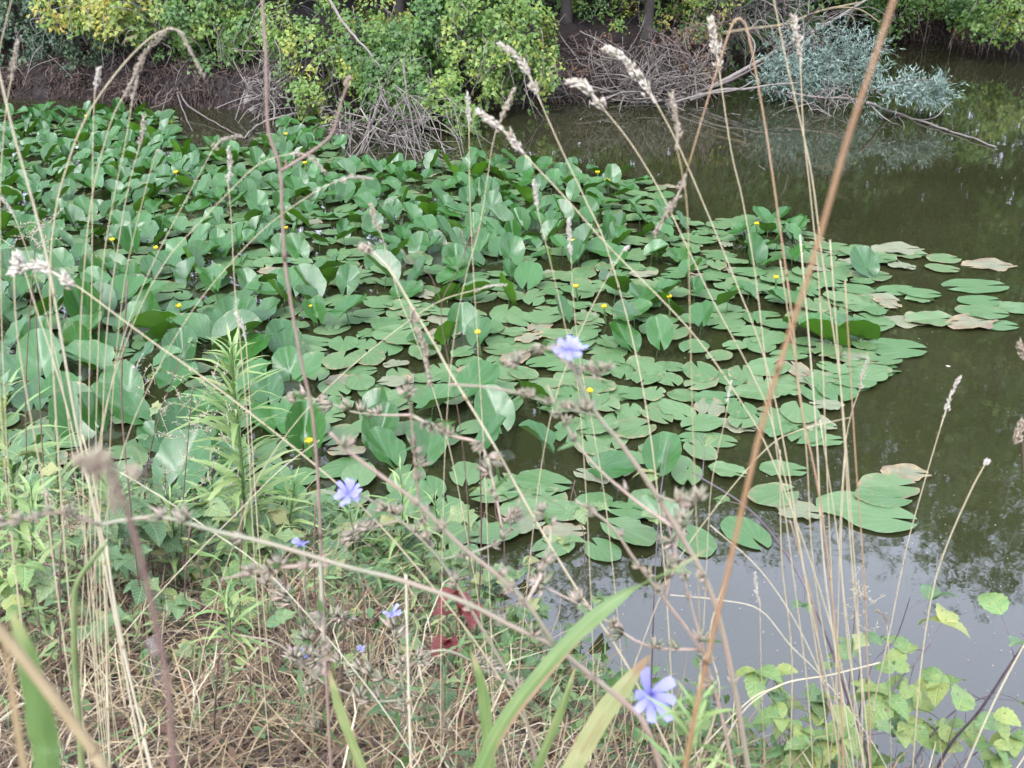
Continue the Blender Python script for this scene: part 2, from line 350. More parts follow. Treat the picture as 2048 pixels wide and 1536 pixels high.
    # underside is a brighter yellow green
    mb_ = N('ShaderNodeMix'); mb_.data_type = 'RGBA'; mb_.inputs['B'].default_value = (*under, 1)
    L.new(geo.outputs['Backfacing'], mb_.inputs['Factor']); L.new(ms.outputs['Result'], mb_.inputs['A'])
    b = N('ShaderNodeBsdfPrincipled'); b.inputs['Specular IOR Level'].default_value = .34
    rg = N('ShaderNodeMapRange'); rg.inputs['To Min'].default_value = rough; rg.inputs['To Max'].default_value = rough + .2; L.new(n1.outputs['Fac'], rg.inputs['Value']); L.new(rg.outputs['Result'], b.inputs['Roughness'])
    bp = N('ShaderNodeBump'); bp.inputs['Strength'].default_value = .12; bp.inputs['Distance'].default_value = .02; L.new(n1.outputs['Fac'], bp.inputs['Height']); L.new(bp.outputs['Normal'], b.inputs['Normal'])
    L.new(mb_.outputs['Result'], b.inputs['Base Color'])
    t = N('ShaderNodeBsdfTranslucent'); t.inputs['Color'].default_value = (under[0] * 1.5, under[1] * 1.6, under[2], 1)
    mx = N('ShaderNodeMixShader'); mx.inputs['Fac'].default_value = trans; L.new(b.outputs[0], mx.inputs[1]); L.new(t.outputs[0], mx.inputs[2])
    out = N('ShaderNodeOutputMaterial'); L.new(mx.outputs[0], out.inputs['Surface'])
    return m
M['lily_up'] = lily_mat('upright_lily_leaf', (.010, .078, .006), (.038, .150, .020), (.07, .19, .008), .28, .12, .09)
M['lily_flat'] = lily_mat('floating_lily_leaf', (.055, .155, .040), (.130, .230, .085), (.11, .21, .03), .36, .21, .04)
M['lily_old'] = lily_mat('decayed_lily_leaf', (.15, .20, .10), (.24, .25, .14), (.2, .2, .08), .5, .40, .05)
M['lily_stalk'] = leaf_mat('lily_stalk', [(0, (.05, .11, .03)), (1, (.14, .24, .06))], trans=0, rough=.4, nscale=8)
# ------------------------------------------------------------------ the setting: water, near bank, far bank
SH_X = [-30, -8, -2.5, -1.2, -0.6, -0.25, 0, .25, .5, .9, 1.3, 3, 8, 30]
SH_Y = [6.0, 4.8, 4.0, 3.75, 3.5, 3.25, 2.95, 2.65, 2.45, 2.25, 2.1, 1.8, 1.6, 1.2]
def shore(x): return lerp_tab(x, SH_X, SH_Y) + .07 * nz(x, 0, 2.3, 5)
def gz(x, y):
    s = shore(x); t = s - y
    if t <= 0: return max(-.6, t * .55)
    top = 1.1
    q = min(1.0, t / max(.9, s - .9))
    return top * q ** .95 + .05 * nz(x, y, 1.9, 1) + .02 * nz(x, y, 7, 2) * min(1, t * 4)
def grid_mesh(name, xs, ys, zf, mat):
    V = [(x, y, zf(x, y)) for y in ys for x in xs]; n = len(xs)
    Fq = [(j * n + i, j * n + i + 1, (j + 1) * n + i + 1, (j + 1) * n + i) for j in range(len(ys) - 1) for i in range(n - 1)]
    mb = MB(); mb.add(V, Fq, .5)
    return mb.build(name, mat)
def soil_mat(name, stops, sc):
    m = wood_mat(name, stops, sc, .8)
    return m
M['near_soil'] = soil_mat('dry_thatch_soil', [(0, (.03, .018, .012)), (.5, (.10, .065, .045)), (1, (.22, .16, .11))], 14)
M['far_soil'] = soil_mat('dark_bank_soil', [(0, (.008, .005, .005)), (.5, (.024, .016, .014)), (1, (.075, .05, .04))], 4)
def axis(fine0, fine1, step, lo, hi):
    a = list(np.arange(fine0, fine1 + 1e-6, step)); s = step; x = fine1
    while x < hi: s *= 1.35; x = min(hi, x + s); a.append(x)
    s = step; x = fine0; pre = []
    while x > lo: s *= 1.35; x = max(lo, x - s); pre.append(x)
    return [float(q) for q in pre[::-1] + a]
tag(grid_mesh('near_bank', axis(-3, 2.4, .07, -60, 60), axis(.2, 4.4, .07, -80, 7.0), gz, M['near_soil']), kind='structure')

FS = [(-700, 196), (-200, 193), (0, 192), (300, 205), (480, 222), (600, 232), (950, 215), (1120, 205), (1330, 200), (1400, 150), (1480, 110), (1600, 80), (1750, 76), (1900, 88), (2048, 112), (2400, 165)]
FSW = [G(u, v, 0) for u, v in FS]
FX = [-60] + [p.x for p in FSW] + [30, 60]; FY = [17.0] + [p.y for p in FSW] + [15.0, 14.0]
def fshore(x): return lerp_tab(x, FX, FY) + .18 * nz(x, 0, .9, 3) + .12 * nz(x, 0, 3.1, 7)
def fz(x, y):
    t = y - fshore(x)
    base = lerp_tab(t, [-1.5, -.4, 0, .18, .35, .9, 2.0, 5, 14, 60, 200], [-.8, -.35, -.02, .34, .52, .72, .95, 1.35, 2.4, 5, 9])
    return base + (.16 * nz(x, y, 1.3, 4) + .11 * nz(x, y, 4.1, 6) + .04 * nz(x, y, 9, 8)) * min(1, max(0, t * 3 + .4))
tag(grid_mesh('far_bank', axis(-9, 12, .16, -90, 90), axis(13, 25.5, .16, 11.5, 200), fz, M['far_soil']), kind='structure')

def water_mat():
    m = bpy.data.materials.new('pond_water'); m.use_nodes = True; nt = m.node_tree; nt.nodes.clear(); L = nt.links; N = nt.nodes.new
    tc = N('ShaderNodeTexCoord')
    n1 = N('ShaderNodeTexNoise'); n1.inputs['Scale'].default_value = .55; n1.inputs['Detail'].default_value = 5
    L.new(tc.outputs['Object'], n1.inputs['Vector'])
    r = ramp(nt, [(.3, (.0105, .0115, .0045)), (.55, (.0145, .0155, .006)), (.75, (.019, .0195, .0085))]); L.new(n1.outputs['Fac'], r.inputs['Fac'])
    b = N('ShaderNodeBsdfPrincipled'); b.inputs['IOR'].default_value = 1.6; b.inputs['Specular IOR Level'].default_value = .5
    b.inputs['Roughness'].default_value = .025
    n2 = N('ShaderNodeTexNoise'); n2.inputs['Scale'].default_value = 3.2; n2.inputs['Detail'].default_value = 2
    n3 = N('ShaderNodeTexNoise'); n3.inputs['Scale'].default_value = 14; n3.inputs['Detail'].default_value = 2
    L.new(tc.outputs['Object'], n2.inputs['Vector']); L.new(tc.outputs['Object'], n3.inputs['Vector'])
    ad = N('ShaderNodeMath'); ad.operation = 'MULTIPLY_ADD'; ad.inputs[1].default_value = .18; L.new(n3.outputs['Fac'], ad.inputs[0]); L.new(n2.outputs['Fac'], ad.inputs[2])
    bp = N('ShaderNodeBump'); bp.inputs['Strength'].default_value = .10; bp.inputs['Distance'].default_value = .01; L.new(ad.outputs[0], bp.inputs['Height'])
    L.new(bp.outputs['Normal'], b.inputs['Normal']); L.new(r.outputs['Color'], b.inputs['Base Color'])
    o = N('ShaderNodeOutputMaterial'); L.new(b.outputs[0], o.inputs['Surface']); return m
M['water'] = water_mat()
wm = MB(); wm.add([(-90, -2, 0), (90, -2, 0), (90, 60, 0), (-90, 60, 0)], [(0, 1, 2, 3)])
tag(wm.build('pond_water', M['water'], smooth=False), kind='structure')
# ------------------------------------------------------------------ far bank: trees and shrubs
def limbs(root, name, paths, mat, sub=5, n=6):
    for pts, r0, r1 in paths:
        mb = MB(); sp = smooth_path(pts, sub)
        tube(mb, sp, r0, r1, n, [.35 + .3 * rng.random()][0]); mb.build(name, mat, root)
def sprays(blobs, per, leaves, size, spread, tint, tj, flat=.5, bias=Vector((0, -.5, .45)), carve=True):
    """leafy sprays through the outer half of each ellipsoid blob; returns arrays"""
    C, N, S, T = [], [], [], []
    for (c, rad, dens, toff) in blobs:
        k = max(1, int(per * dens * .8))
        for _ in range(k):
            d = rand_unit(); q = (.35 + .75 * rng.random() ** .6 + .35 * mnoise.noise(Vector((d.x * 2.2 + c.x, d.y * 2.2, d.z * 2.2 + c.z))))
            p = Vector((c.x + d.x * rad[0] * q, c.y + d.y * rad[1] * q, c.z + d.z * rad[2] * q))
            if p.z < .05 or carve and mnoise.noise(p * 2.4) < -.2 + .1 * rng.random(): continue
            n0 = (d * .55 + bias + rand_unit() * .35).normalized()
            s1 = n0.orthogonal().normalized(); s2 = n0.cross(s1)
            ct = tint + toff + rng.uniform(-tj, tj) * 1.3 + -.04 + .17 * mnoise.noise(p * 1.7)
            nl = int(leaves * rng.uniform(.6, 1.4)); sprd = spread * rng.uniform(.6, 1.3)
            for _ in range(nl):
                a = rng.uniform(0, 6.283); rr = sprd * math.sqrt(rng.random())
                w = p + s1 * (rr * math.cos(a)) + s2 * (rr * math.sin(a)) + n0 * rng.gauss(0, sprd * .3) - Vector((0, 0, .3 * rr * rr / max(.01, sprd)))
                C.append(w); N.append(n0 + rand_unit() * flat); S.append(size * rng.uniform(.5, 1.15)); T.append(min(1, max(0, ct + rng.uniform(-.09, .09))))
    return np.array([tuple(q) for q in C]), np.array([tuple(q) for q in N]), np.array(S), np.array(T)
def px_blob(u, v, Y, ru, rv, ry, dens=1, toff=0):
    c = P(u, v, Y); k = mpp(c); return (c, (ru * k, ry, rv * k * 1.05), dens, toff)

def far_tree(name, label, bu, Y, h, crown, tint, mat='fol_green', lean=0, r=.1, group='tall trees on the far bank', low=None, pale=False):
    """a tall tree whose crown begins above the picture's top edge; crown = list of (dx, dy, z, rx, ry, rz)"""
    p = P(bu, 100, Y); x = p.x; y = max(Y, fshore(x) + .3); base = Vector((x, y, fz(x, y) - .1))
    t = thing(name, base, label, 'tree', group)
    path = [base, base + Vector((lean * .1, rng.uniform(-.05, .05), 1.0)), base + Vector((lean * .35, rng.uniform(-.2, .2), h * .4)), base + Vector((lean * .8, rng.uniform(-.3, .3), h * .95))]
    mb = MB(); tube(mb, smooth_path(path, 8), r, r * .2, 8, .75 if pale else .4, rfun=lambda q: r * (1.25 - .25 * min(1, q * 12)) * (1 - q) + .015); mb.build('trunk', M['deadwood'] if pale else M['bark'], t)
    paths = []
    for (dx, dy, z, rx, ry, rz) in crown:
        q = max(.15, min(.85, (z - rz * .5) / h)); s = smooth_path(path, 8); k = s[min(len(s) - 1, int(q * len(s)))]
        e = Vector((x + lean * .6 + dx * .9, y + dy * .9, base.z + z)); paths.append(([k, k.lerp(e, .5) + Vector((0, 0, .3)), e], r * .45, r * .1))
    limbs(t, 'limb', paths, M['bark'])
    bl = [(Vector((x + lean * .6 + dx, y + dy, base.z + z)), (rx, ry, rz), rx * rz, rng.uniform(-.08, .08)) for dx, dy, z, rx, ry, rz in crown]
    C, N, S, T = sprays(bl, 80 if 'woodland' in name else 54, 15, .15, .34, tint, .14, bias=Vector((0, -.2, .5)), carve=False)
    leaf_cloud('crown', M[mat], t, C, N, S, T)
    return t
def std_crown(h, w, n=6, z0=2.6):
    out = []
    for i in range(n):
        z = z0 + (h - z0 - 1) * (i + .5) / n
        k = w * (.65 + .5 * math.sin(math.pi * (i + .7) / n))
        a = rng.uniform(0, 6.28)
        out.append((math.cos(a) * k * .45, math.sin(a) * k * .3, z, k, k * .8, (h - z0) / n * .95))
    return out
T_ = [('maple_tree', 'leftmost tall tree above the dark root bank', 40, 17.0, 9.2, 2.2, .45),
      ('maple_tree', 'dark slim trunked tree behind the yellow maple boughs', 488, 16.4, 9.6, 2.3, .5),
      ('maple_tree', 'tree behind the bright green maple at centre', 800, 16.2, 9.3, 2.2, .5),
      ('alder_tree', 'dark curving trunk right of the bright green maple', 1132, 16.6, 9.8, 2.2, .42),
      ('alder_tree', 'straight dark trunk standing over the brown brush heap', 1290, 15.9, 9.4, 2.0, .5),
      ('alder_tree', 'pale leaning trunk behind the brown leaved shrub', 1388, 17.6, 10.2, 2.1, .45),
      ('alder_tree', 'tree at the back of the cove behind the fallen willow', 1560, 23.5, 12.6, 2.9, .4),
      ('alder_tree', 'tree above the shaded cove bank left of the orange stem', 1745, 24.5, 14.6, 2.6, .42),
      ('alder_tree', 'tree above the shaded cove bank near the right edge', 2010, 23.5, 12.2, 1.7, .4),
      ('maple_tree', 'rightmost tree overhanging the cove', 2170, 19.8, 12.6, 2.1, .5)]
for nm, lb, u, Y, h, w, ti in T_:
    far_tree(nm, lb, u, Y, h, std_crown(h, w, 6, 1.9), ti, 'fol_teal' if u > 1500 and u < 2100 else 'fol_green', lean=rng.uniform(-.5, .5) if 'leaning' not in lb else 1.2, r=.085 if h < 11 else .14, pale='pale' in lb)
# more woodland behind the front row, seen only between the trunks and in the water
for (u, Y, h, w, lb) in [(-200, 18, 9.5, 2.8, 'off the left end of the pond'), (250, 19, 10.5, 2.8, 'behind the yellow maple boughs'), (650, 19.5, 11, 2.8, 'behind the olive leaved shrub'), (1000, 20, 11, 2.8, 'behind the bright green maple'), (1230, 20.5, 11.5, 2.8, 'between the two dark trunks'),
        (1450, 23, 12, 2.8, 'behind the brown leaved shrub'), (1620, 26.5, 13, 2.8, 'at the back of the cove by the willow'), (1850, 28, 15.5, 2.8, 'behind the shaded cove bank'), (2060, 26.5, 13, 2.8, 'behind the right hand boughs'), (2260, 22, 13, 2.6, 'off the right end of the cove'), (1530, 24.5, 11, 3.2, 'low one left of the silver willow top'), (1720, 26.5, 12, 3.2, 'low one behind the willow tip'), (1950, 25.5, 11, 3.0, 'low one behind the hanging brown leaves'), (1380, 20, 10, 2.8, 'behind the pale leaning trunk')]:
    far_tree('woodland_tree', 'woodland tree in the second row, ' + lb, u, Y, h, std_crown(h, w, 7, .1), .42, 'fol_green', group='woodland behind the front row')

def shrub(name, label, base_uvY, blobs, per, size, tint, tj, mat, shape='maple', spread=.16, leaves=26, cat='shrub', limb_r=.03, bias=Vector((0, -.5, .45)), wood='bark', flat=.5):
    u, v, Y = base_uvY; p = P(u, v, Y); y = max(Y, fshore(p.x) + .2); base = Vector((p.x, y, fz(p.x, y) - .05))
    t = thing(name, base, label, cat, 'leafy shrubs hanging over the far bank')
    bl = [px_blob(*b) for b in blobs]
    paths = []
    for c, rad, d, o in bl:
        mid = base.lerp(c, .5) + Vector((rng.uniform(-.15, .15), 0, .25)); paths.append(([base, mid, c], limb_r, limb_r * .25))
        for _ in range(3):
            e = c + Vector((rng.uniform(-1, 1) * rad[0], rng.uniform(-1, .4) * rad[1], rng.uniform(-.9, .7) * rad[2])); paths.append(([c, c.lerp(e, .5) + Vector((0, 0, .06)), e], limb_r * .35, limb_r * .12))
    limbs(t, 'limb', paths, M[wood])
    mb = MB()
    for cc, rad, d_, o_ in bl:        # thin bare twigs poking out and hanging from the boughs
        for _ in range(int(7 * d_) + 2):
            a_ = cc + Vector((rng.uniform(-.8, .8) * rad[0], -rad[1] * rng.uniform(.5, 1.0), rng.uniform(-.9, .6) * rad[2])); l_ = rng.uniform(.25, .7)
            e_ = a_ + Vector((rng.gauss(0, .3), rng.uniform(-.35, 0), -rng.uniform(.2, 1))) .normalized() * l_
            if e_.z < -.1: continue
            tube(mb, smooth_path([a_, a_.lerp(e_, .5) + Vector((rng.gauss(0, .05), -.04, .08)), e_], 4), .006, .003, 4, rng.uniform(.3, 1))
    tag(mb.build('twigs', M['deadwood'], t), kind='stuff')
    C, N, S, T = sprays(bl, per, leaves, size, spread, tint, tj, bias=bias, flat=flat)
    leaf_cloud('crown', M[mat], t, C, N, S, T, shape); return t

shrub('leafy_shrub', 'dark blue green shrub hanging over the bank at far left', (60, 120, 16.4),
      [(40, 60, 15.9, 95, 75, .5, 1.3), (160, 75, 15.7, 90, 65, .5, 1.2), (60, -40, 16.2, 160, 60, .6, 1.2), (250, 95, 15.6, 60, 40, .4, .6), (-60, 70, 16, 80, 80, .5, .8), (330, 110, 15.7, 60, 30, .4, .5)], 95, .062, .5, .16, 'fol_teal', spread=.14)
shrub('maple_shrub', 'yellow green maple boughs tinged orange at upper left', (250, 120, 16.2),
      [(130, 12, 15.1, 70, 40, .4, .7, .12), (225, 25, 14.9, 75, 45, .45, .9, .02), (300, -20, 15.2, 120, 50, .5, 1), (270, 55, 14.9, 40, 22, .3, .3)], 95, .08, .74, .12, 'fol_green')
shrub('maple_shrub', 'light green maple boughs left of the pink bent stem', (430, 110, 15.8),
      [(400, 35, 14.9, 85, 50, .45, 1.1), (470, 60, 14.8, 60, 45, .4, .8), (380, 105, 15.2, 60, 28, .35, .4, -.15), (450, 120, 15.1, 55, 35, .35, .45, -.2), (420, -50, 15.2, 130, 50, .5, 1)], 95, .08, .6, .13, 'fol_green')
shrub('leafy_shrub', 'olive yellow shrub drooping to the pads at left of centre', (600, 150, 14.8),
      [(620, 105, 13.9, 75, 55, .4, .8), (650, 175, 13.3, 60, 55, .35, .8, .06), (620, 225, 13.0, 32, 38, .25, .35, .1), (560, 60, 14.3, 50, 50, .4, .5, -.1), (680, 230, 13.0, 40, 40, .25, .3), (600, 10, 14.5, 80, 40, .4, .7, -.05)], 100, .065, .66, .13, 'fol_green', 'oval', spread=.13)
shrub('leafy_shrub', 'hanging yellow leaved creeper above the green maple', (740, 60, 15.6),
      [(755, 20, 14.4, 60, 40, .3, .6, .08), (800, 40, 14.3, 35, 45, .3, .4, .1), (720, 50, 14.4, 50, 35, .3, .45)], 95, .065, .72, .15, 'fol_green', 'oval')
shrub('maple_shrub', 'fresh green maple boughs drooping over the dead sticks', (760, 150, 14.8),
      [(720, 95, 13.7, 70, 50, .4, .8), (790, 130, 13.5, 75, 55, .4, 1.0), (770, 185, 13.2, 60, 40, .3, .6, -.05), (850, 90, 13.8, 60, 50, .4, .7, -.05), (880, 215, 12.7, 60, 45, .35, .8, .04), (850, 170, 13.1, 50, 45, .35, .6), (920, 235, 12.6, 28, 25, .2, .25, .1)], 105, .078, .50, .12, 'fol_green')
shrub('maple_shrub', 'large bright yellow green maple rounded over the brown bank', (960, 120, 15.6),
      [(900, 25, 14.3, 70, 60, .5, 1, -.12), (985, 30, 14.1, 80, 65, .5, 1.2, .08), (960, 105, 13.9, 80, 55, .45, 1.1, .0), (1050, 70, 14.0, 70, 70, .45, 1.2, .1), (1075, 140, 13.9, 45, 40, .35, .6, .05), (1000, 150, 13.7, 60, 40, .35, .6, 0), (960, -60, 14.6, 150, 60, .6, 1.2)], 105, .072, .60, .12, 'fol_green')
shrub('leafy_shrub', 'yellowing thicket behind the dark trunks', (1220, 110, 17.5),
      [(1180, 30, 17.0, 70, 70, .5, .8, -.1), (1240, 70, 16.6, 60, 60, .4, .6), (1340, 40, 16.8, 70, 60, .5, .8, .06), (1420, 20, 16.8, 60, 45, .5, .6, .1), (1250, -40, 17.2, 200, 50, .6, 1.2)], 95, .06, .66, .2, 'fol_green', 'oval')
shrub('dead_leaved_shrub', 'rust brown dead leaved shrub above the stick heap', (1380, 170, 15.8),
      [(1350, 110, 15.6, 65, 60, .35, .6), (1400, 140, 15.4, 55, 50, .3, .6, .05), (1210, 120, 15.7, 60, 50, .35, .5, -.1), (1150, 165, 15.2, 55, 35, .3, .35, -.12), (1270, 170, 15.3, 45, 35, .3, .3, -.1), (1390, 60, 16, 60, 40, .3, .4, .1)], 95, .055, .55, .2, 'fol_brown', 'oval', wood='deadwood', spread=.15, leaves=14)
shrub('maple_shrub', 'bright green boughs at top right by the orange stem', (1790, 60, 23.5),
      [(1790, 20, 21.5, 50, 42, .6, .9), (1740, 0, 22, 60, 25, .6, .6), (1880, -10, 21.5, 60, 28, .6, .8, .05), (1800, -60, 22, 160, 50, .8, 1.3)], 80, .085, .5, .12, 'fol_green', spread=.22)
shrub('maple_shrub', 'green boughs hanging at the far right top corner', (2040, 70, 20.6),
      [(2000, 30, 19.2, 50, 32, .5, .8), (2050, 15, 18.8, 50, 45, .5, 1, .15), (1955, 45, 19.6, 30, 16, .4, .3, .1), (1930, 15, 20.5, 35, 30, .4, .5, -.15), (2030, -50, 19.5, 120, 50, .7, 1.2)], 85, .085, .52, .12, 'fol_green', spread=.2)
shrub('dead_leaved_shrub', 'brown hanging leaf clump under the right hand boughs', (1925, 70, 21.5),
      [(1935, 60, 20.3, 20, 45, .25, .25), (1910, 70, 20.4, 14, 30, .2, .12)], 70, .07, .6, .2, 'fol_brown', 'oval', wood='deadwood', leaves=10)
shrub('leafy_shrub', 'low dull green bush behind the fallen trunk', (1480, 100, 20.5),
      [(1500, 40, 20.5, 70, 45, .5, .7), (1620, 30, 22.5, 60, 35, .5, .6), (1500, -30, 21.5, 160, 50, .8, 1.2)], 70, .08, .3, .15, 'fol_teal', spread=.2)

# ------------------------------------------------------------------ dead wood, roots and brush along the far bank
def W3(pts): return [P(*p) if len(p) == 3 else G(*p, .02) for p in pts]
def twigs(mb, c, rad, n, L, r, droop=-.2, dirb=Vector((0, 0, 0))):
    for _ in range(n):
        d = rand_unit(); p = Vector((c.x + d.x * rad[0] * rng.random(), c.y + d.y * rad[1] * rng.random(), c.z + d.z * rad[2] * rng.random()))
        a = (rand_unit() * .8 + dirb).normalized(); l = L * rng.uniform(.5, 1.4)
        b = p + a * l * .5 + Vector((0, 0, rng.uniform(-.04, .1) * l)); e = b + (a + rand_unit() * .5 + Vector((0, 0, droop))).normalized() * l * .5
        if min(p.z, b.z, e.z) < -.12: continue
        rr = r * rng.uniform(.6, 1.4)
        tube(mb, smooth_path([p, b, e], 3), rr, rr * .4, 4, rng.uniform(.1, .95))
        if rng.random() < .7:
            f = b.lerp(e, .3); g = f + (a + rand_unit() * .9).normalized() * l * .35; tube(mb, [f, f.lerp(g, .5) + rand_unit() * .02, g], rr * .6, rr * .3, 3, rng.uniform(.2, .95))
def dead(name, label, cat, parts, twig=None, mat='deadwood', group=None, part='branch'):
    first = W3(parts[0][0])[0] if parts else P(*twig[0][0])
    t = thing(name, first, label, cat, group)
    for pts, wpx in parts:
        w = W3(pts); k = mpp(w[0]) * wpx * .5; mb = MB()
        sp = smooth_path(w, 5)
        sp = [sp[0]] + [q + rand_unit() * k * .5 for q in sp[1:-1]] + [sp[-1]]
        tube(mb, sp, k, k * .45, 6, rng.uniform(.35, .9)); mb.build(part, M[mat], t)
    for i, (c, ru, rv, ry, n, L, rpx, *rest) in enumerate(twig or []):
        cw = P(*c); k = mpp(cw); mb = MB(); twigs(mb, cw, (ru * k, ry, rv * k), n, L, rpx * k * .5, *rest); tag(mb.build('twigs', M[mat], t), kind='stuff')
    return t
GB = 'dead branches along the far bank'
dead('dead_branch', 'pale forked branch fanning from the root bank into the water', 'branch',
     [([(350, 160, 15.0), (352, 172, 14.8), (340, 200, 14.5), (300, 217, 14.3)], 4.5), ([(352, 172, 14.8), (362, 210, 14.2), (385, 262)], 4.5), ([(352, 172, 14.8), (378, 212, 14.0), (430, 245, 13.2), (490, 277)], 4.5),
      ([(352, 172, 14.8), (380, 195, 14.7), (405, 210, 14.7)], 3.5), ([(352, 172, 14.8), (335, 190, 14.4), (322, 228)], 2.5)], group=GB)
dead('dead_branch', 'thin branch dipping from the left root bank', 'branch', [([(268, 180, 15), (285, 210, 14.6), (300, 250)], 3.5), ([(270, 185, 15), (278, 230, 14.3), (281, 262)], 2.5)], group=GB)
dead('dead_branch', 'bare bleached twig reaching left beside the pink bent stem', 'branch', [([(560, 95, 14.6), (500, 103, 14.5), (433, 90, 14.5)], 4), ([(470, 103, 14.5), (436, 106, 14.5)], 2.5), ([(520, 62, 14.5), (495, 80, 14.5), (485, 102, 14.5), (492, 150, 14.5)], 3)], group=GB)
dead('dead_branch', 'long pale limb slanting down through the green maple', 'branch', [([(650, -15, 13.5), (690, 50, 13.35), (735, 102, 13.2), (768, 145, 13.1)], 7), ([(690, 66, 13.4), (705, 78, 13.3)], 2.5)], group=GB)
dead('dead_branch', 'slim upright pale stem with its foot in the lily pads', 'branch', [([(808, 120, 12.8), (812, 180, 12.4), (828, 262, 11.6), (856, 347)], 5.5), ([(812, 148, 12.6), (830, 132, 12.6)], 2)], group=GB)
dead('dead_branch', 'thick grey limb leaning down to the pads beside floating leaves', 'branch', [([(765, 180, 12.9), (745, 240, 12.2), (720, 300, 11.5), (693, 350)], 8), ([(735, 258, 12), (760, 200, 12.4)], 3)], group=GB)
dead('dead_branch', 'short tan broken stick hanging inside the yellow leaves', 'branch', [([(805, 48, 14.1), (820, 65, 14), (836, 90, 14)], 4)], group=GB)
dead('brush_pile', 'tangled grey brush heap at the water left of the olive shrub', 'brush',
     [([(600, 225, 13.4), (560, 235, 13.2), (515, 250, 13), (490, 275)], 6), ([(590, 200, 13.6), (560, 190, 13.6), (540, 150, 14), (555, 125, 14)], 4), ([(545, 160, 13.8), (549, 215, 13.5), (542, 285, 12.9)], 3),
      ([(490, 180, 14), (478, 215, 13.8), (470, 240, 13.6)], 3.5), ([(520, 190, 13.7), (560, 170, 13.7), (590, 150, 13.7)], 3), ([(500, 245, 13.3), (540, 220, 13.3), (600, 215, 13.2)], 4)],
     [((545, 190, 13.7), 70, 60, .35, 110, .55, 2.6, -.35), ((585, 140, 13.9), 60, 50, .3, 60, .5, 2.2, -.3)], group='brush heaps on the far bank')
dead('brush_pile', 'arching dead sticks standing in water below the green maple', 'brush',
     [([(690, 225, 12.4), (760, 240, 12.2), (850, 240, 12.0), (860, 232, 12)], 3), ([(670, 235, 12.5), (740, 275, 12), (830, 300, 11.6), (900, 325)], 3.5), ([(720, 215, 12.4), (780, 300, 11.8), (860, 311, 11.6)], 3.5),
      ([(760, 190, 12.5), (810, 270, 11.9), (900, 320)], 3), ([(660, 255, 12.4), (670, 300, 11.9), (700, 325)], 3), ([(680, 240, 12.3), (685, 290, 12), (705, 320)], 4), ([(850, 265, 12), (890, 290, 11.7), (912, 300, 11.6)], 2.5),
      ([(800, 310, 11.6), (860, 305, 11.6), (915, 296, 11.6)], 2.5), ([(740, 230, 12.3), (735, 285, 12), (755, 325)], 3), ([(830, 250, 12), (850, 280, 11.8), (920, 283, 11.7)], 2)],
     [((780, 262, 12.1), 90, 38, .45, 170, .6, 2.4, -.45, Vector((.15, -.2, -.25))), ((690, 262, 12.3), 35, 35, .3, 50, .4, 2.4, -.5)], group='brush heaps on the far bank')
arcs = []
for _ in range(26):
    u0 = rng.uniform(690, 860); v0 = rng.uniform(150, 235); u1 = u0 + rng.gauss(25, 80); v1 = rng.uniform(285, 345); Y0 = 12.9 - (v0 - 150) / 85 * .5
    g_ = G(u1, v1, -.03); um = (u0 + u1) / 2 + rng.uniform(-25, 25)
    arcs.append(([(u0, v0, Y0), (um, (v0 + v1) / 2 - rng.uniform(-8, 30), (Y0 + g_.y) / 2), (u1, v1)], rng.uniform(1.4, 2.8)))
dead('brush_pile', 'long bare drooping twigs fanning from the green maple to the pads', 'brush', arcs, group='brush heaps on the far bank')
dead('brush_pile', 'dense brown stick heap at the foot of the straight dark trunk', 'brush',
     [([(1420, 185, 15), (1360, 195, 14.9), (1280, 205, 14.8), (1200, 195, 14.9)], 6), ([(1230, 190, 14.9), (1180, 150, 15.2), (1120, 70, 15.6)], 3.5), ([(1180, 200, 14.8), (1175, 225, 14.5), (1160, 240)], 3), ([(1180, 215, 14.6), (1205, 232, 14.4), (1200, 245)], 3),
      ([(1330, 200, 14.7), (1400, 235, 14), (1460, 228, 14)], 3), ([(1340, 205, 14.7), (1430, 270, 13.4), (1530, 340)], 2.5), ([(1390, 150, 15), (1395, 220, 14.4), (1400, 250)], 3), ([(1160, 62, 15.4), (1210, 90, 15.2), (1250, 130, 15), (1290, 200, 14.8)], 3),
      ([(1250, 195, 14.8), (1220, 240, 14.2), (1250, 255)], 2.5), ([(1400, 215, 14.5), (1450, 225, 14.2), (1480, 230)], 2.5)],
     [((1290, 185, 14.9), 130, 28, .4, 230, .65, 2.8, -.1), ((1220, 150, 15.2), 100, 50, .35, 110, .6, 2.2, -.1), ((1370, 150, 15.2), 80, 60, .35, 120, .6, 2.2, .2), ((1110, 190, 14.9), 70, 18, .3, 60, .4, 2.4, -.3)], group='brush heaps on the far bank')
dead('brush_pile', 'fine grey twig tangle behind the fallen willow trunk', 'brush', [([(1380, 60, 17), (1440, 30, 17.2), (1510, -10, 17.4)], 4)],
     [((1460, 35, 17.2), 90, 45, .5, 150, .8, 2.2, .1), ((1560, 5, 17.6), 70, 30, .5, 60, .8, 2.2, .1)], group='brush heaps on the far bank')
dead('root_tangle', 'brown hanging roots under the undercut bank at far left', 'roots', [([(115, 135, 15.9), (108, 155, 15.6), (118, 175, 15.5)], 6), ([(20, 160, 15.8), (40, 178, 15.6), (60, 195, 15.4)], 4), ([(155, 140, 15.8), (150, 165, 15.5), (130, 195, 15.4)], 3), ([(212, 150, 15.7), (222, 165, 15.4), (218, 195, 15.2)], 3)],
     [((40, 165, 15.5), 110, 26, .25, 240, .3, 2.8, -.9), ((170, 168, 15.4), 80, 26, .25, 200, .3, 2.6, -.9)], mat='root', part='root')
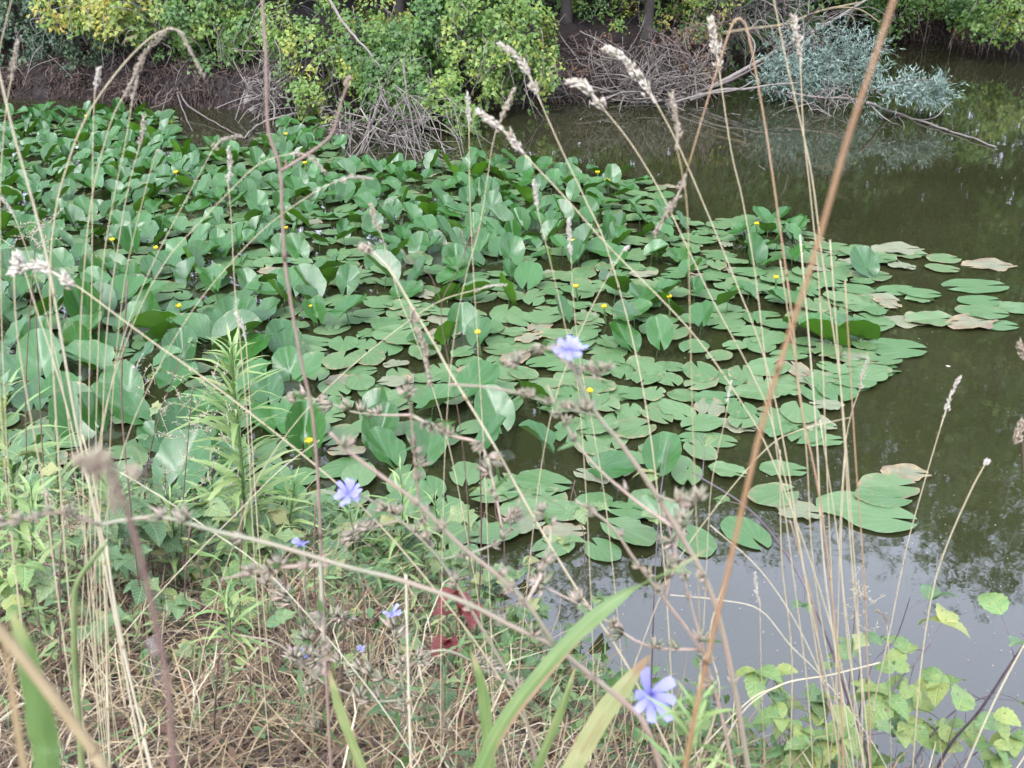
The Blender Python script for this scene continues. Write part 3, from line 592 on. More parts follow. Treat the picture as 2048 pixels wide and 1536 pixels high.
dead('root_tangle', 'dark matted roots below the forked pale branch', 'roots', [([(230, 165, 15.3), (300, 170, 15.0), (345, 168, 14.9)], 5), ([(360, 160, 14.9), (410, 175, 14.8), (440, 205, 14.6)], 4)],
     [((260, 185, 14.9), 70, 24, .25, 180, .3, 2.6, -.9), ((410, 190, 14.7), 80, 30, .25, 240, .32, 2.6, -.9), ((330, 150, 15.1), 80, 24, .25, 130, .3, 2.4, -.5)], mat='root', part='root')
dead('root_tangle', 'reddish roots over the bare brown bank below the maple', 'roots', [([(910, 165, 14.7), (950, 160, 14.6), (990, 150, 14.6)], 5)], [((940, 170, 14.7), 45, 20, .2, 70, .3, 2.4, -.6), ((1010, 165, 14.7), 35, 20, .2, 40, .3, 2.4, -.6)], mat='root', part='root')
dead('root_tangle', 'thin roots hanging down the shaded cove bank', 'roots', [([(1860, 20, 21.5), (1852, 60, 21.3), (1845, 95, 21.2)], 4), ([(1835, 20, 22), (1830, 50, 21.7), (1828, 85, 21.6)], 4), ([(1985, 40, 20), (2010, 70, 19.7), (2035, 105, 19.4), (2037, 125, 19.3)], 4)],
     [((1840, 55, 21.9), 60, 30, .3, 60, .7, 2.2, -1.3, Vector((0, 0, -1))), ((1960, 80, 20.2), 60, 20, .3, 40, .6, 2.2, -1.3, Vector((0, 0, -1)))], mat='root', part='root')

# stones in the far bank
def rock(mb, c, r):
    import bmesh
    bm = bmesh.new(); bmesh.ops.create_icosphere(bm, subdivisions=2, radius=1)
    o = rng.uniform(0, 50)
    for v in bm.verts:
        k = 1 + .45 * mnoise.noise(v.co * 1.3 + Vector((o, o, 0))); v.co = Vector((v.co.x * r[0] * k, v.co.y * r[1] * k, v.co.z * r[2] * k)) + c
    bm.verts.index_update(); mb.add([v.co.copy() for v in bm.verts], [[q.index for q in f.verts] for f in bm.faces], .8); bm.free()
for (u, v, w, h, lb) in [(497, 200, 16, 18, 'pale squarish stone lodged in the brush by the water'), (508, 220, 14, 12, 'small grey stone just below the squarish stone in the brush')]:
    c = P(u, v, 13.75); k = mpp(c); mb = MB(); rock(mb, c, (w * k * .6, .08, h * k * .6)); o = mb.build('stone', M['deadwood'], smooth=False)
    tag(o, lb, 'stone', 'stones in the far bank')

# fallen willow with silver leaves
wt = thing('fallen_willow', P(1400, 185, 15.2), 'fallen silver leaved willow sprawling from the bank over the water', 'tree')
WP = [([(1350, 205, 14.9), (1440, 165, 15.2), (1540, 110, 15.6), (1640, 55, 16), (1740, -5, 16.4)], 11, 'deadwood'), ([(1420, 70, 16.6), (1500, 58, 16.4), (1570, 48, 16.2), (1640, 22, 16.2), (1720, 5, 16.2)], 9, 'deadwood_y'),
      ([(1360, 195, 15), (1450, 165, 15), (1520, 130, 15.3), (1590, 90, 15.6)], 7, 'deadwood'), ([(1380, 200, 14.6), (1440, 180, 14.5), (1490, 178, 14.4), (1540, 170, 14.4), (1600, 165, 14.4)], 7, 'deadwood'),
      ([(1330, 210, 14.5), (1400, 190, 14.4), (1470, 180, 14.2), (1505, 163, 14.3)], 5, 'deadwood'), ([(1640, 22, 16.2), (1680, 15, 16), (1722, 20, 15.9), (1760, 45, 15.7)], 5, 'deadwood_y'),
      ([(1560, 60, 15.8), (1595, 20, 15.8), (1600, -10, 15.8)], 4, 'deadwood'), ([(1490, 60, 16), (1510, 90, 15.6), (1500, 140, 15.3), (1530, 165, 15)], 3.5, 'deadwood'), ([(1620, 60, 15.8), (1630, 100, 15.3), (1610, 150, 14.9), (1590, 180, 14.6)], 4, 'deadwood'),
      ([(1660, 40, 16), (1700, 30, 15.8), (1710, 60, 15.5), (1690, 95, 15.2)], 4, 'deadwood'), ([(1500, 60, 16), (1520, 40, 16), (1545, 60, 15.8), (1548, 110, 15.4)], 3, 'deadwood'),
      ([(1575, 185, 14.3), (1640, 195, 14.0), (1700, 196, 13.9), (1745, 210)], 5, 'deadwood'), ([(1740, 182, 13.9), (1790, 165, 13.7), (1850, 160, 13.6), (1905, 165, 13.5)], 4, 'deadwood'), ([(1755, 185, 13.8), (1775, 194, 13.7), (1810, 193, 13.6)], 2.5, 'deadwood')]
for pts, wpx, mt in WP:
    w = W3(pts); k = mpp(w[0]) * wpx * .5; mb = MB(); tube(mb, smooth_path(w, 6), k, k * .4, 6, rng.uniform(.4, .9)); mb.build('limb', M[mt], wt)
mb = MB(); cw = P(1610, 80, 15.6); k = mpp(cw); twigs(mb, cw, (130 * k, .4, 60 * k), 70, .8, 2.5 * k * .5, -.3); cw = P(1650, 205, 14.1); twigs(mb, cw, (70 * k, .3, 16 * k), 70, .45, 2 * k * .5, -.4); tag(mb.build('twigs', M['deadwood'], wt), kind='stuff')
Cs, Ns, Ss, Ts, Us = [], [], [], [], []
def willow(blobs, per):
    for b in blobs:
        c, rad, d, toff = px_blob(*b)
        for _ in range(int(per * d)):
            dd = rand_unit(); q = rng.random() ** .45; p = Vector((c.x + dd.x * rad[0] * q, c.y + dd.y * rad[1] * q, c.z + dd.z * rad[2] * q))
            ax = (dd * .8 + rand_unit() * .5 + Vector((.15, -.3, .1))).normalized(); l = rng.uniform(.12, .28)
            for j in range(9):
                t = j / 8; a = ax + rand_unit() * .75
                Cs.append(tuple(p + ax * l * t)); Us.append(tuple(a)); Ns.append(tuple(rand_unit() + Vector((0, -.3, .8)))); Ss.append(rng.uniform(.06, .10)); Ts.append(min(1, max(0, .5 + toff + rng.uniform(-.35, .45))))
willow([(1650, 105, 15.2, 105, 52, .4, .9), (1740, 150, 14.8, 26, 14, .15, .14), (1540, 165, 14.7, 30, 10, .15, .12), (1600, 150, 14.8, 70, 40, .35, .7), (1560, 145, 14.9, 45, 25, .25, .25), (1690, 130, 15.0, 52, 40, .35, .7), (1630, 172, 14.6, 48, 14, .25, .3, -.1), (1545, 90, 15.3, 20, 14, .15, .06), (1745, 90, 15.2, 20, 30, .2, .12)], 260)
willow([(1800, 178, 13.7, 28, 9, .12, .3, .2), (1845, 183, 13.6, 38, 12, .14, .34, .1), (1885, 176, 13.6, 24, 10, .1, .16, .05), (1865, 200, 13.5, 20, 6, .08, .1), (1745, 215, 13.6, 16, 10, .1, .05)], 240)
leaf_cloud('leaves', M['fol_willow'], wt, np.array(Cs), np.array(Ns), np.array(Ss), np.array(Ts), 'lance', np.array(Us))
dead('floating_branch', 'long bare branch lying on the water below the willow', 'branch',
     [([(1735, 205, .06 + 13.0), (1790, 226), (1850, 245), (1920, 268), (1990, 293)], 6.5), ([(1830, 241), (1870, 235, 12.9), (1890, 215, 13.1), (1905, 202, 13.2)], 2.5), ([(1740, 210, 13.2), (1775, 240, 12.8), (1800, 250)], 2.2), ([(1795, 232), (1808, 250, 12.6), (1803, 268)], 2), ([(1896, 262), (1904, 252, 12.3), (1908, 256, 12.3)], 2)])

# litter, hanging rootlets and dead leaves clothing the far bank face
mb = MB()
for _ in range(9000):
    x = rng.uniform(-8.5, 11.5); t_ = rng.random() ** 1.3 if rng.random() < .9 else rng.uniform(0, 2.5)
    y = fshore(x) + max(0.0, t_); z = fz(x, y) + rng.uniform(0, .03); l = rng.uniform(.05, .28)
    d = (Vector((rng.gauss(0, .7), -.5 * rng.random(), -rng.uniform(.1, 1.2) if t_ < .45 else rng.gauss(0, .25)))).normalized()
    p = Vector((x, y - .03, z + .02)); e = p + d * l; m_ = p.lerp(e, .5) + rand_unit() * l * .15 - Vector((0, .03, 0))
    s = d.cross(Vector((0, 1, .3))); s = s.normalized() * rng.uniform(.003, .011) if s.length > .05 else Vector((.005, 0, 0))
    mb.add([p - s, p + s, m_ - s, m_ + s, e - s * .3, e + s * .3], [(0, 1, 3, 2), (2, 3, 5, 4)], rng.random() ** 1.6)
tag(mb.build('bank_litter', M['root']), 'dark rootlets and dead leaf litter on the far bank face', 'leaf litter', kind='stuff')
# ------------------------------------------------------------------ yellow water lilies
def lily_mesh(name, mat, seed, fold=0., cup=0., roll=0., wave=.02, ragged=0., wide=.36, nseg=26):
    """blade with a deep notch: stalk joins at the origin, tip towards +y, length about 1"""
    r = random.Random(seed); ths = [math.radians(-171 + 342 * i / (nseg - 1)) for i in range(nseg)]
    ph = [r.uniform(0, 6.28) for _ in range(6)]; rag = [r.random() for _ in range(nseg)]
    bite = [(r.uniform(-2.6, 2.6), r.uniform(.12, .3), r.uniform(.15, .4)) for _ in range(int(ragged * 5))]
    V, T, Fq = [(0, 0, 0)], [0.0], []
    rings = [.3, .62, .86, 1.0]
    for ri in rings:
        for i, th in enumerate(ths):
            ex, ey = wide * math.sin(th), .5 * math.cos(th) + .17
            if abs(th) > 2.5: ey -= .05 * (abs(th) - 2.5); 
            k = 1 + .02 * math.sin(3 * th + ph[0]) + .015 * math.sin(7 * th + ph[1])
            if ri > .8:
                k -= ragged * .10 * rag[i] * (1 if ri == 1 else .4)
                for (bt, bw, bd) in bite:
                    dd = abs(th - bt)
                    if dd < bw: k -= bd * (1 - dd / bw) * (1 if ri == 1 else .5)
            x, y = ex * ri * k, ey * ri * k
            ax = abs(x)
            z = fold * ax * (1 + .5 * ax) + cup * (x * x + (y - .15) ** 2) + roll * max(0, y - .1) ** 2 + wave * ri * ri * math.sin(4 * th + ph[2]) + wave * .6 * ri ** 3 * math.sin(9 * th + ph[3])
            if fold > .5: x *= 1 - .25 * min(1, fold - .3)
            V.append((x, y, z)); T.append(ri)
    n = nseg
    for i in range(n - 1): Fq.append((0, 1 + i + 1, 1 + i))
    for q in range(len(rings) - 1):
        for i in range(n - 1):
            a = 1 + q * n + i; Fq.append((a, a + 1, a + n + 1, a + n))
    mb = MB(); mb.v = V; mb.t = T
    mb.f = Fq
    # all faces must look up (+z)
    m = mb.mesh(name, mat)
    import bmesh
    bm = bmesh.new(); bm.from_mesh(m); bm.normal_update()
    if sum(f.normal.z for f in bm.faces) < 0: bmesh.ops.reverse_faces(bm, faces=bm.faces)
    for f in bm.faces: f.smooth = True
    bm.to_mesh(m); bm.free(); return m
UP = [lily_mesh('upright_leaf', M['lily_up'], 100 + i, fold=[.15, .3, .5, .25, .8, .1, .45, .2, .6, .35][i], cup=[.25, .1, .15, -.2, .1, .35, .25, .1, -.1, .2][i], roll=[-.2, .1, -.25, .2, 0, -.3, -.15, .25, -.2, 0][i], wave=[.02, .035, .03, .045, .02, .03, .04, .035, .03, .05][i], wide=[.37, .36, .4, .35, .38, .41, .36, .39, .37, .36][i], ragged=[0, 0, .1, 0, 0, .15, 0, 0, .2, 0][i]) for i in range(10)]
FLAT = [lily_mesh('floating_leaf', M['lily_flat'], 200 + i, fold=[0, .02, .05, 0, .03, .01, .08, 0, .02, .04][i], wave=[.006, .01, .014, .008, .012, .006, .02, .01, .008, .012][i], wide=[.36, .38, .34, .4, .42, .33, .37, .41, .36, .39][i], ragged=[0, .15, .3, 0, .1, .2, .5, .05, .35, 0][i]) for i in range(10)]
OLD = [lily_mesh('decayed_leaf', M['lily_old'], 300 + i, fold=.03, wave=.02, wide=.35, ragged=[.9, 1.2, .7, 1.0][i]) for i in range(4)]
def stalk_mesh(seed):
    r = random.Random(seed); mb = MB()
    tube(mb, smooth_path([Vector((0, 0, 0)), Vector((r.uniform(-.08, .08), r.uniform(-.08, .08), -.5)), Vector((r.uniform(-.2, .2), r.uniform(-.2, .2), -1))], 3), .012, .017, 5, .4); return mb.mesh('leaf_stalk', M['lily_stalk'])
STK = [stalk_mesh(i) for i in range(4)]

LS = [  # clump seeds: (u, v, upright?, label)
 (30, 270, 1, 'upright lily clump farthest back at the left edge under the roots'), (190, 272, 1, 'far lily clump beside the single yellow bud near the left bank'), (330, 255, 1, 'pair of round upright lily leaves below the dipping thin branch'),
 (450, 290, 0, 'small scattered pads where the pale forked branch enters the water'), (620, 278, 1, 'upright lily clump tucked under the olive yellow shrub'), (60, 345, 1, 'upright lily clump at left edge behind the thick straw stem'), (230, 345, 1, 'upright lily clump behind the arching grass stalk'),
 (400, 335, 1, 'upright lily clump in the back row left of the pink bent stem'), (520, 360, 1, 'upright lily clump right behind the pink bent stem in the back row'), (690, 350, 0, 'floating pads around the foot of the leaning grey limb'), (800, 375, 1, 'upright lily clump in front of the arching dead sticks'),
 (940, 330, 0, 'thin floating pads at the edge of open water beside the sticks'), (960, 385, 1, 'upright lily clump below the back edge of pads at centre'), (1120, 370, 1, 'upright lily clump nearest the two small yellow buds at open water'), (1300, 375, 0, 'flat pads on open water right of the two small yellow buds'),
 (80, 440, 1, 'upright lily clump at the left edge in the third row'), (260, 440, 1, 'upright lily clump above the left yellow flower'), (420, 430, 1, 'upright lily clump left of the pink bent stem in the third row'), (640, 430, 1, 'upright lily clump just right of the pink bent stem'), (830, 450, 1, 'upright lily clump behind the umbel topped wiry stem'),
 (1000, 480, 1, 'big dark upright lily clump at the middle of the colony'), (1180, 450, 1, 'upright lily clump behind the crossing grass stems right of centre'), (1340, 470, 0, 'mixed pads at the right shoulder of the colony'), (1530, 480, 1, 'upright lily clump carrying a yellow flower at the right'),
 (1700, 520, 0, 'fan of overlapping floating pads right of the orange stem'), (70, 550, 1, 'upright lily clump below the woolly drooping seed head'), (270, 550, 1, 'upright lily clump beneath the left pair of yellow flowers'), (460, 550, 1, 'upright lily clump left of centre around the slender grass stem'),
 (660, 570, 1, 'upright lily clump beside a yellow flower and the pink stem'), (850, 570, 0, 'mixed pads below the big dark middle clump on its left'), (1040, 590, 0, 'pads below the big dark middle clump on its right'), (1230, 570, 0, 'floating pads around two yellow flowers right of centre'), (1400, 570, 0, 'floating pads between the crossing stems right of centre'), (1570, 600, 0, 'floating pads crossed by the orange stem'),
 (110, 690, 1, 'large upright lily clump at the left edge above the fleabane'), (300, 690, 1, 'large blue green upright lily clump left of the fleabane top'), (490, 680, 1, 'upright lily clump right behind the fleabane top'), (680, 690, 0, 'yellowing damaged pads right of the fleabane top'), (850, 690, 0, 'flat round pads left of the upper chicory flower'), (1050, 690, 0, 'flat pads right behind the upper chicory flower'),
 (1240, 700, 0, 'flat pads just right of the upper chicory flower'), (1480, 650, 1, 'upright lily clump left of the orange stem lower down'), (1640, 690, 0, 'pads with one folded leaf right of the orange stem'), (150, 830, 1, 'huge shaded lily leaves behind the left straw stems'), (360, 830, 1, 'huge lily leaves behind the wispy dried panicle'),
 (640, 840, 1, 'upright lily clump next to the nearest yellow flower'), (860, 860, 1, 'near upright lily clump left of the dark water gap'), (1060, 860, 1, 'near upright lily clump right of the dark water gap'), (1230, 830, 0, 'flat pads beside the lowest right yellow flower'), (1400, 790, 0, 'worn pale pads left of the orange stem base'), (1590, 810, 0, 'browned ragged pads right of the orange stem'),
 (250, 950, 1, 'nearest lily leaves half hidden by left bank weeds'), (750, 980, 0, 'pads behind the left chicory flower'), (1000, 980, 0, 'pads near the bank behind the chicory buds'), (1230, 990, 0, 'pads near the bank right of the chicory buds'), (1150, 1080, 0, 'small scattered pads nearest the rippled water'),
]
CL = []
for (u, v, up, lb) in LS:
    o = thing('water_lily', G(u, v, 0), lb, 'water lily', 'water lily clumps in the pond'); CL.append(o)
SEEDS = np.array([[o.location.x, o.location.y] for o in CL])

def put_leaf(parent, kind, x, y, size, az, tilt=0., h=0., roll=0., mesh=None):
    q = parent.location
    if kind == 'up':
        m = mesh or rng.choice(UP)
        R = Matrix.Rotation(az, 4, 'Z') @ Matrix.Rotation(tilt, 4, 'X') @ Matrix.Rotation(roll, 4, 'Y')
        o = place('leaf', m, parent, (x - q.x, y - q.y, h), R.to_euler(), size)
        if y > 10: return o                       # stalks of the far leaves are hidden behind the front ones
        s = place('leaf_stalk', rng.choice(STK), o); s.rotation_euler = R.inverted().to_euler(); k = (h + .25) / size; s.scale = (1, 1, k); return o
    m = mesh or (rng.choice(FLAT) if kind == 'flat' else rng.choice(OLD))
    return place('leaf', m, parent, (x - q.x, y - q.y, h), (tilt, roll, az), size)

POLY = [(-250, 240), (180, 232), (335, 238), (360, 300), (500, 300), (560, 262), (670, 265), (690, 330), (850, 330), (940, 318), (1000, 330), (1190, 350), (1330, 372), (1330, 425), (1400, 455), (1500, 435), (1600, 440), (1660, 490), (1760, 512), (1720, 580), (1790, 620), (1700, 680), (1790, 730), (1690, 790), (1650, 850), (1640, 880), (1400, 860), (1390, 960), (1330, 1010), (1330, 1100), (1100, 1110), (950, 1075), (700, 1050), (560, 1040), (0, 1040), (-250, 950)]
def inside(u, v):
    c = False; n = len(POLY); j = n - 1
    for i in range(n):
        (xi, yi), (xj, yj) = POLY[i], POLY[j]
        if (yi > v) != (yj > v) and u < (xj - xi) * (v - yi) / (yj - yi) + xi: c = not c
        j = i
    return c
def upright_p(u, v):
    if v < 300: return .85 if (u < 345 or 560 < u < 680) else .35
    if u < 600: return .93 if v > 590 else (.9 if v < 430 else .74)
    if v < 345: return .25 if 640 < u < 1000 else .6
    if v < 430: return .9 if u < 1260 else .12
    if 430 <= v < 545 and 760 < u < 1110: return .92
    if 1470 < u < 1600 and v < 545: return .9
    if v < 540 and u < 1360: return .6
    if 600 <= u < 720 and v < 640: return .7
    if 600 < u < 1170 and 800 < v < 950: return .72
    if 1400 < u < 1640 and 600 < v < 700: return .4
    if v < 620 and u < 1100: return .5
    if any(((u - a) / 60) ** 2 + ((v - b) / 28) ** 2 < 1 for a, b in ((1000, 630), (1235, 615), (1290, 690), (1490, 640), (900, 690), (1120, 760), (1340, 610), (640, 650))): return .75
    return .12 if u < 1250 else .06
HOLES = [(1075, 880, 55, 30), (640, 735, 50, 20), (715, 615, 40, 18), (780, 690, 45, 14), (1180, 720, 40, 14), (1120, 545, 40, 14), (1390, 730, 30, 14), (470, 275, 60, 18), (1290, 880, 60, 22), (1000, 1040, 70, 25), (1340, 690, 40, 12), (900, 655, 40, 12), (1480, 730, 60, 14)]
grid = {}; pts_ = []
def near_ok(x, y, r):
    gx, gy = int(x / .4), int(y / .4)
    for a in (-1, 0, 1):
        for b in (-1, 0, 1):
            for (px, py, pr) in grid.get((gx + a, gy + b), ()):
                if (px - x) ** 2 + (py - y) ** 2 < (.5 * (r + pr)) ** 2: return False
    return True
tries = 0
while tries < 80000:
    tries += 1
    Y = rng.uniform(3.3, 14.2); X = rng.uniform(-8.2, 4.6)
    u, v, _ = proj((X, Y, 0))
    if u < -180 or u > 1800 or not inside(u, v) or Y < shore(X) + .12: continue
    if any(((u - a) / c) ** 2 + ((v - b) / d) ** 2 < 1 for a, b, c, d in HOLES): continue
    isup = rng.random() < upright_p(u, v)
    r = .17 if isup else .128
    if isup and v > 640: r = .20
    elif isup and v < 520: r = .15
    if not near_ok(X, Y, r): continue
    grid.setdefault((int(X / .4), int(Y / .4)), []).append((X, Y, r)); pts_.append((X, Y, isup, u, v))
zc = 0
for (X, Y, isup, u, v) in pts_:
    d = (SEEDS[:, 0] - X) ** 2 + (SEEDS[:, 1] - Y) ** 2; par = CL[int(np.argmin(d))]
    if isup:
        if rng.random() < .12: put_leaf(par, 'flat', X, Y, rng.uniform(.2, .32), rng.uniform(0, 6.28), rng.uniform(-.1, .1), .02, rng.uniform(-.1, .1)); continue
        big = 1.12 if v > 620 and u < 620 else (.84 if v < 520 else .95)
        tl = math.radians(rng.choice([rng.uniform(4, 22), rng.uniform(10, 32), rng.uniform(22, 48), rng.uniform(25, 55), rng.uniform(45, 72)]))
        az = rng.gauss(0, 1.25)                   # most tips lean away, so the upper faces look at the path
        put_leaf(par, 'up', X, Y, rng.uniform(.21, .33) * big, az, tl, rng.uniform(.01, .15) * big, rng.uniform(-.35, .35))
        if rng.random() < .22:                    # a low leaf beneath the raised ones
            put_leaf(par, 'flat', X + rng.uniform(-.14, .14), Y + rng.uniform(-.14, .14), rng.uniform(.2, .3), rng.uniform(0, 6.28), rng.uniform(-.05, .05), .008 + .02 * rng.random())
    else:
        zc += 1
        kind = 'old' if rng.random() < (.09 if v > 600 or u > 1200 else .05) else 'flat'
        put_leaf(par, kind, X, Y, rng.uniform(.18, .30), rng.uniform(0, 6.28), rng.uniform(-.03, .03), .006 + .03 * ((zc * .618) % 1), rng.uniform(-.03, .03))

# the pads one can pick out along the right-hand edge, each at its place
RP = [('lily_pad', 'round pad alone at the right edge of the colony below the reeds', [(1495, 1075, 98, 25, 0)]),
      ('lily_pad', 'round pad left of the round pad alone, close to the bank', [(1385, 1070, 90, 200, 0)]),
      ('water_lily', 'long oval pads overlapping at the lower right edge of the colony', [(1755, 1040, 150, 75, 0), (1690, 1008, 120, 100, 1), (1765, 1000, 110, 85, 0), (1775, 975, 120, 95, 4)]),
      ('lily_pad', 'tattered brown and yellow pad right of all the lower pads', [(1810, 945, 100, 80, 7)]),
      ('water_lily', 'three bright pads around a raised one beside the lower orange stem', [(1565, 940, 95, 80, 2), (1545, 990, 105, 110, 3), (1595, 1025, 110, 70, 9), (1455, 950, 80, 60, 6)]),
      ('lily_pad', 'smooth oval pad left of the orange stem over dark water', [(1435, 882, 78, 70, 3)]),
      ('water_lily', 'farthest right floating pads below the brown strip of debris', [(1885, 540, 66, 70, 3), (1815, 510, 84, 85, 6), (1800, 536, 66, 60, 9), (1885, 518, 70, 100, 7)]),
      ('water_lily', 'row of worn brown pads pointing to the right edge', [(1975, 530, 110, 85, 8), (1790, 500, 110, 92, 8)]),
      ('lily_pad', 'long narrow pad alone at the far right', [(1948, 571, 134, 95, 5)]),
      ('water_lily', 'pads overlapping at the far right below the long narrow pad', [(1958, 602, 90, 100, 0), (1965, 630, 100, 70, 1), (1935, 645, 120, 110, 8), (1990, 650, 90, 80, 0)]),
      ('lily_pad', 'pad cut by the right edge of the picture', [(2035, 616, 84, 90, 4)]),
      ('water_lily', 'pads around the middle of the right fringe', [(1840, 590, 80, 80, 0), (1790, 580, 90, 110, 5), (1740, 555, 84, 95, 1), (1760, 600, 80, 60, 8), (1840, 600, 60, 85, 6), (1730, 620, 90, 80, 2), (1860, 640, 110, 100, 6), (1800, 645, 100, 70, 8)]),
      ('water_lily', 'low right pads with sharp tips below a folded leaf', [(1790, 700, 120, 80, 3), (1745, 740, 110, 95, 6), (1700, 720, 110, 60, 1), (1720, 655, 110, 85, 0), (1690, 770, 100, 75, 0), (1630, 760, 100, 110, 9)]),
      ('water_lily', 'pale torn pads right of the orange stem near its foot', [(1620, 850, 110, 70, 8), (1640, 880, 90, 90, 2), (1560, 850, 100, 100, 6), (1470, 855, 90, 60, 8)])]
zz = 0
for nm, lb, L_ in RP:
    g0 = G(L_[0][0], L_[0][1], 0)
    if len(L_) == 1:
        u, v, w, az, mi = L_[0]; p = G(u, v, .008); sz = w * mpp(p) * (1 if 60 <= az % 180 <= 120 else 1.25)
        o = bpy.data.objects.new(nm, OLD[0] if mi > 6 else FLAT[mi]); COL.objects.link(o)
        o.location = p + Vector((math.sin(math.radians(az)) * .17 * sz, 0, 0)); o.rotation_euler = (0, .02, math.radians(az)); o.scale = (sz,) * 3
        tag(o, lb, 'lily pad', 'lily pads floating singly on open water'); continue
    t = thing(nm, g0, lb, 'water lily', 'water lily clumps in the pond')
    for (u, v, w, az, mi) in L_:
        zz += 1; p = G(u, v, .005); sz = w * mpp(p) * (1 if 60 <= az % 180 <= 120 else 1.2)
        put_leaf(t, 'flat', p.x + math.sin(math.radians(az)) * .17 * sz, p.y, sz, math.radians(az), rng.uniform(-.03, .03), .005 + .02 * ((zz * .618) % 1), rng.uniform(-.03, .03), mesh=FLAT[mi] if mi < 8 else OLD[mi % 4])
# one boat-shaped raised leaf at the right
put_leaf(CL[42], 'up', *G(1660, 700, 0).xy, .36, math.radians(75), .35, .06, .2, UP[4]); put_leaf(CL[42], 'up', *G(1720, 690, 0).xy, .34, math.radians(100), .3, .05, .2, UP[4])

# yellow flowers, globe of cupped petals on a stout stalk
def petal_mesh(i):
    r = random.Random(i); V, Fq = [], []
    for a in range(5):
        t = a / 4; w = .62 * math.sin(math.pi * (.12 + .72 * t)); rr = 1.0 * math.sin(1.15 * t + .1) ; z = t * 1.05
        if t > .7: rr -= (t - .7) * .8
        for s in (-1, 0, 1): V.append((s * w * .8, rr - abs(s) * .12, z - .05 * abs(s)))
    for a in range(4):
        b = a * 3; Fq += [(b, b + 1, b + 4, b + 3), (b + 1, b + 2, b + 5, b + 4)]
    mb = MB(); mb.add(V, Fq, .4 + .5 * r.random()); return mb.mesh('petal', M['yellow'])
PET = [petal_mesh(i) for i in range(2)]
def core_mesh():
    mb = MB(); tube(mb, [Vector((0, 0, 0)), Vector((0, 0, .3)), Vector((0, 0, .62)), Vector((0, 0, .8))], .4, .4, 8, .2, rfun=lambda t: .25 + .35 * math.sin(3.1 * min(1, t + .1))); return mb.mesh('flower_centre', M['yellow'])
CORE = core_mesh()
FL = [(225, 482, 'left of the arching stalks'), (312, 498, 'low among leaves right of the left flower'), (572, 458, 'touching the pink bent stem'), (620, 615, 'on a round leaf beside the pink stem'), (358, 615, 'behind the small drooping seed head'), (618, 886, 'nearest the bank, largest of all'),
      (1055, 530, 'below the big dark middle clump'), (1147, 484, 'right beside an upright white seed head'), (1513, 450, 'on the right clump near open water'), (1338, 596, 'wide open right of centre'), (1208, 616, 'left of the wide open one right of centre'), (1152, 575, 'small, under the upright white seed head'),
      (955, 668, 'small, left of the upper chicory flower'), (1180, 785, 'lowest right, below the upper chicory flower'), (815, 760, 'behind the drooping feathery head'), (992, 922, 'near the bank among chicory stems'), (1195, 347, 'tiny, at the back edge by open water'), (1215, 363, 'tiny, just in front of the one at the back edge'),
      (172, 234, 'farthest back at the left under the roots'), (342, 247, 'small, far left behind the arch'), (610, 328, 'behind the drooping head at the pink stem'), (352, 347, 'small, far left on a leaf edge'), (1552, 557, 'half hidden left of the orange stem'), (572, 270, 'under the olive yellow shrub')]
for (u, v, w) in FL:
    hz_ = .10 + .08 * rng.random(); p = G(u, v, hz_); t = thing('lily_flower', Vector((p.x, p.y, 0)), 'yellow lily flower ' + w, 'flower', 'yellow lily flowers')
    big = .025 if v > 450 else .029
    mb = MB(); tube(mb, smooth_path([Vector((p.x + .03, p.y + .02, -.1)), Vector((p.x + .01, p.y, hz_ * .5)), p], 3), .008, .007, 5, .6); mb.build('flower_stalk', M['lily_stalk'], t)
    place('flower_centre', CORE, t, (0, 0, hz_), None, big)
    for k in range(6): place('petal', PET[k % 2], t, (0, 0, hz_ - .004), (0, 0, k * 1.047 + .2 * rng.random()), big * rng.uniform(.95, 1.15))

# floating specks: seeds, scum and leaf bits
mb = MB()
for _ in range(1500):
    u, v = rng.uniform(900, 2048), rng.uniform(230, 1536)
    p = G(u, v, .004)
    if p.y < shore(p.x) + .1 or p.y > fshore(p.x): continue
    s = rng.uniform(.0012, .0035) if rng.random() < .97 or p.y < 5 else rng.uniform(.008, .018); a = rng.uniform(0, 6.28)
    q = [p + Vector((math.cos(a + k * 1.57) * s * (1 if k % 2 else .6), math.sin(a + k * 1.57) * s * (1 if k % 2 else .6), .001 * k)) for k in range(4)]
    mb.add(q, [(0, 1, 2, 3)], rng.random())
tag(mb.build('floating_debris', M['seed']), 'tiny pale seeds and leaf bits floating on the water', 'debris', kind='stuff')
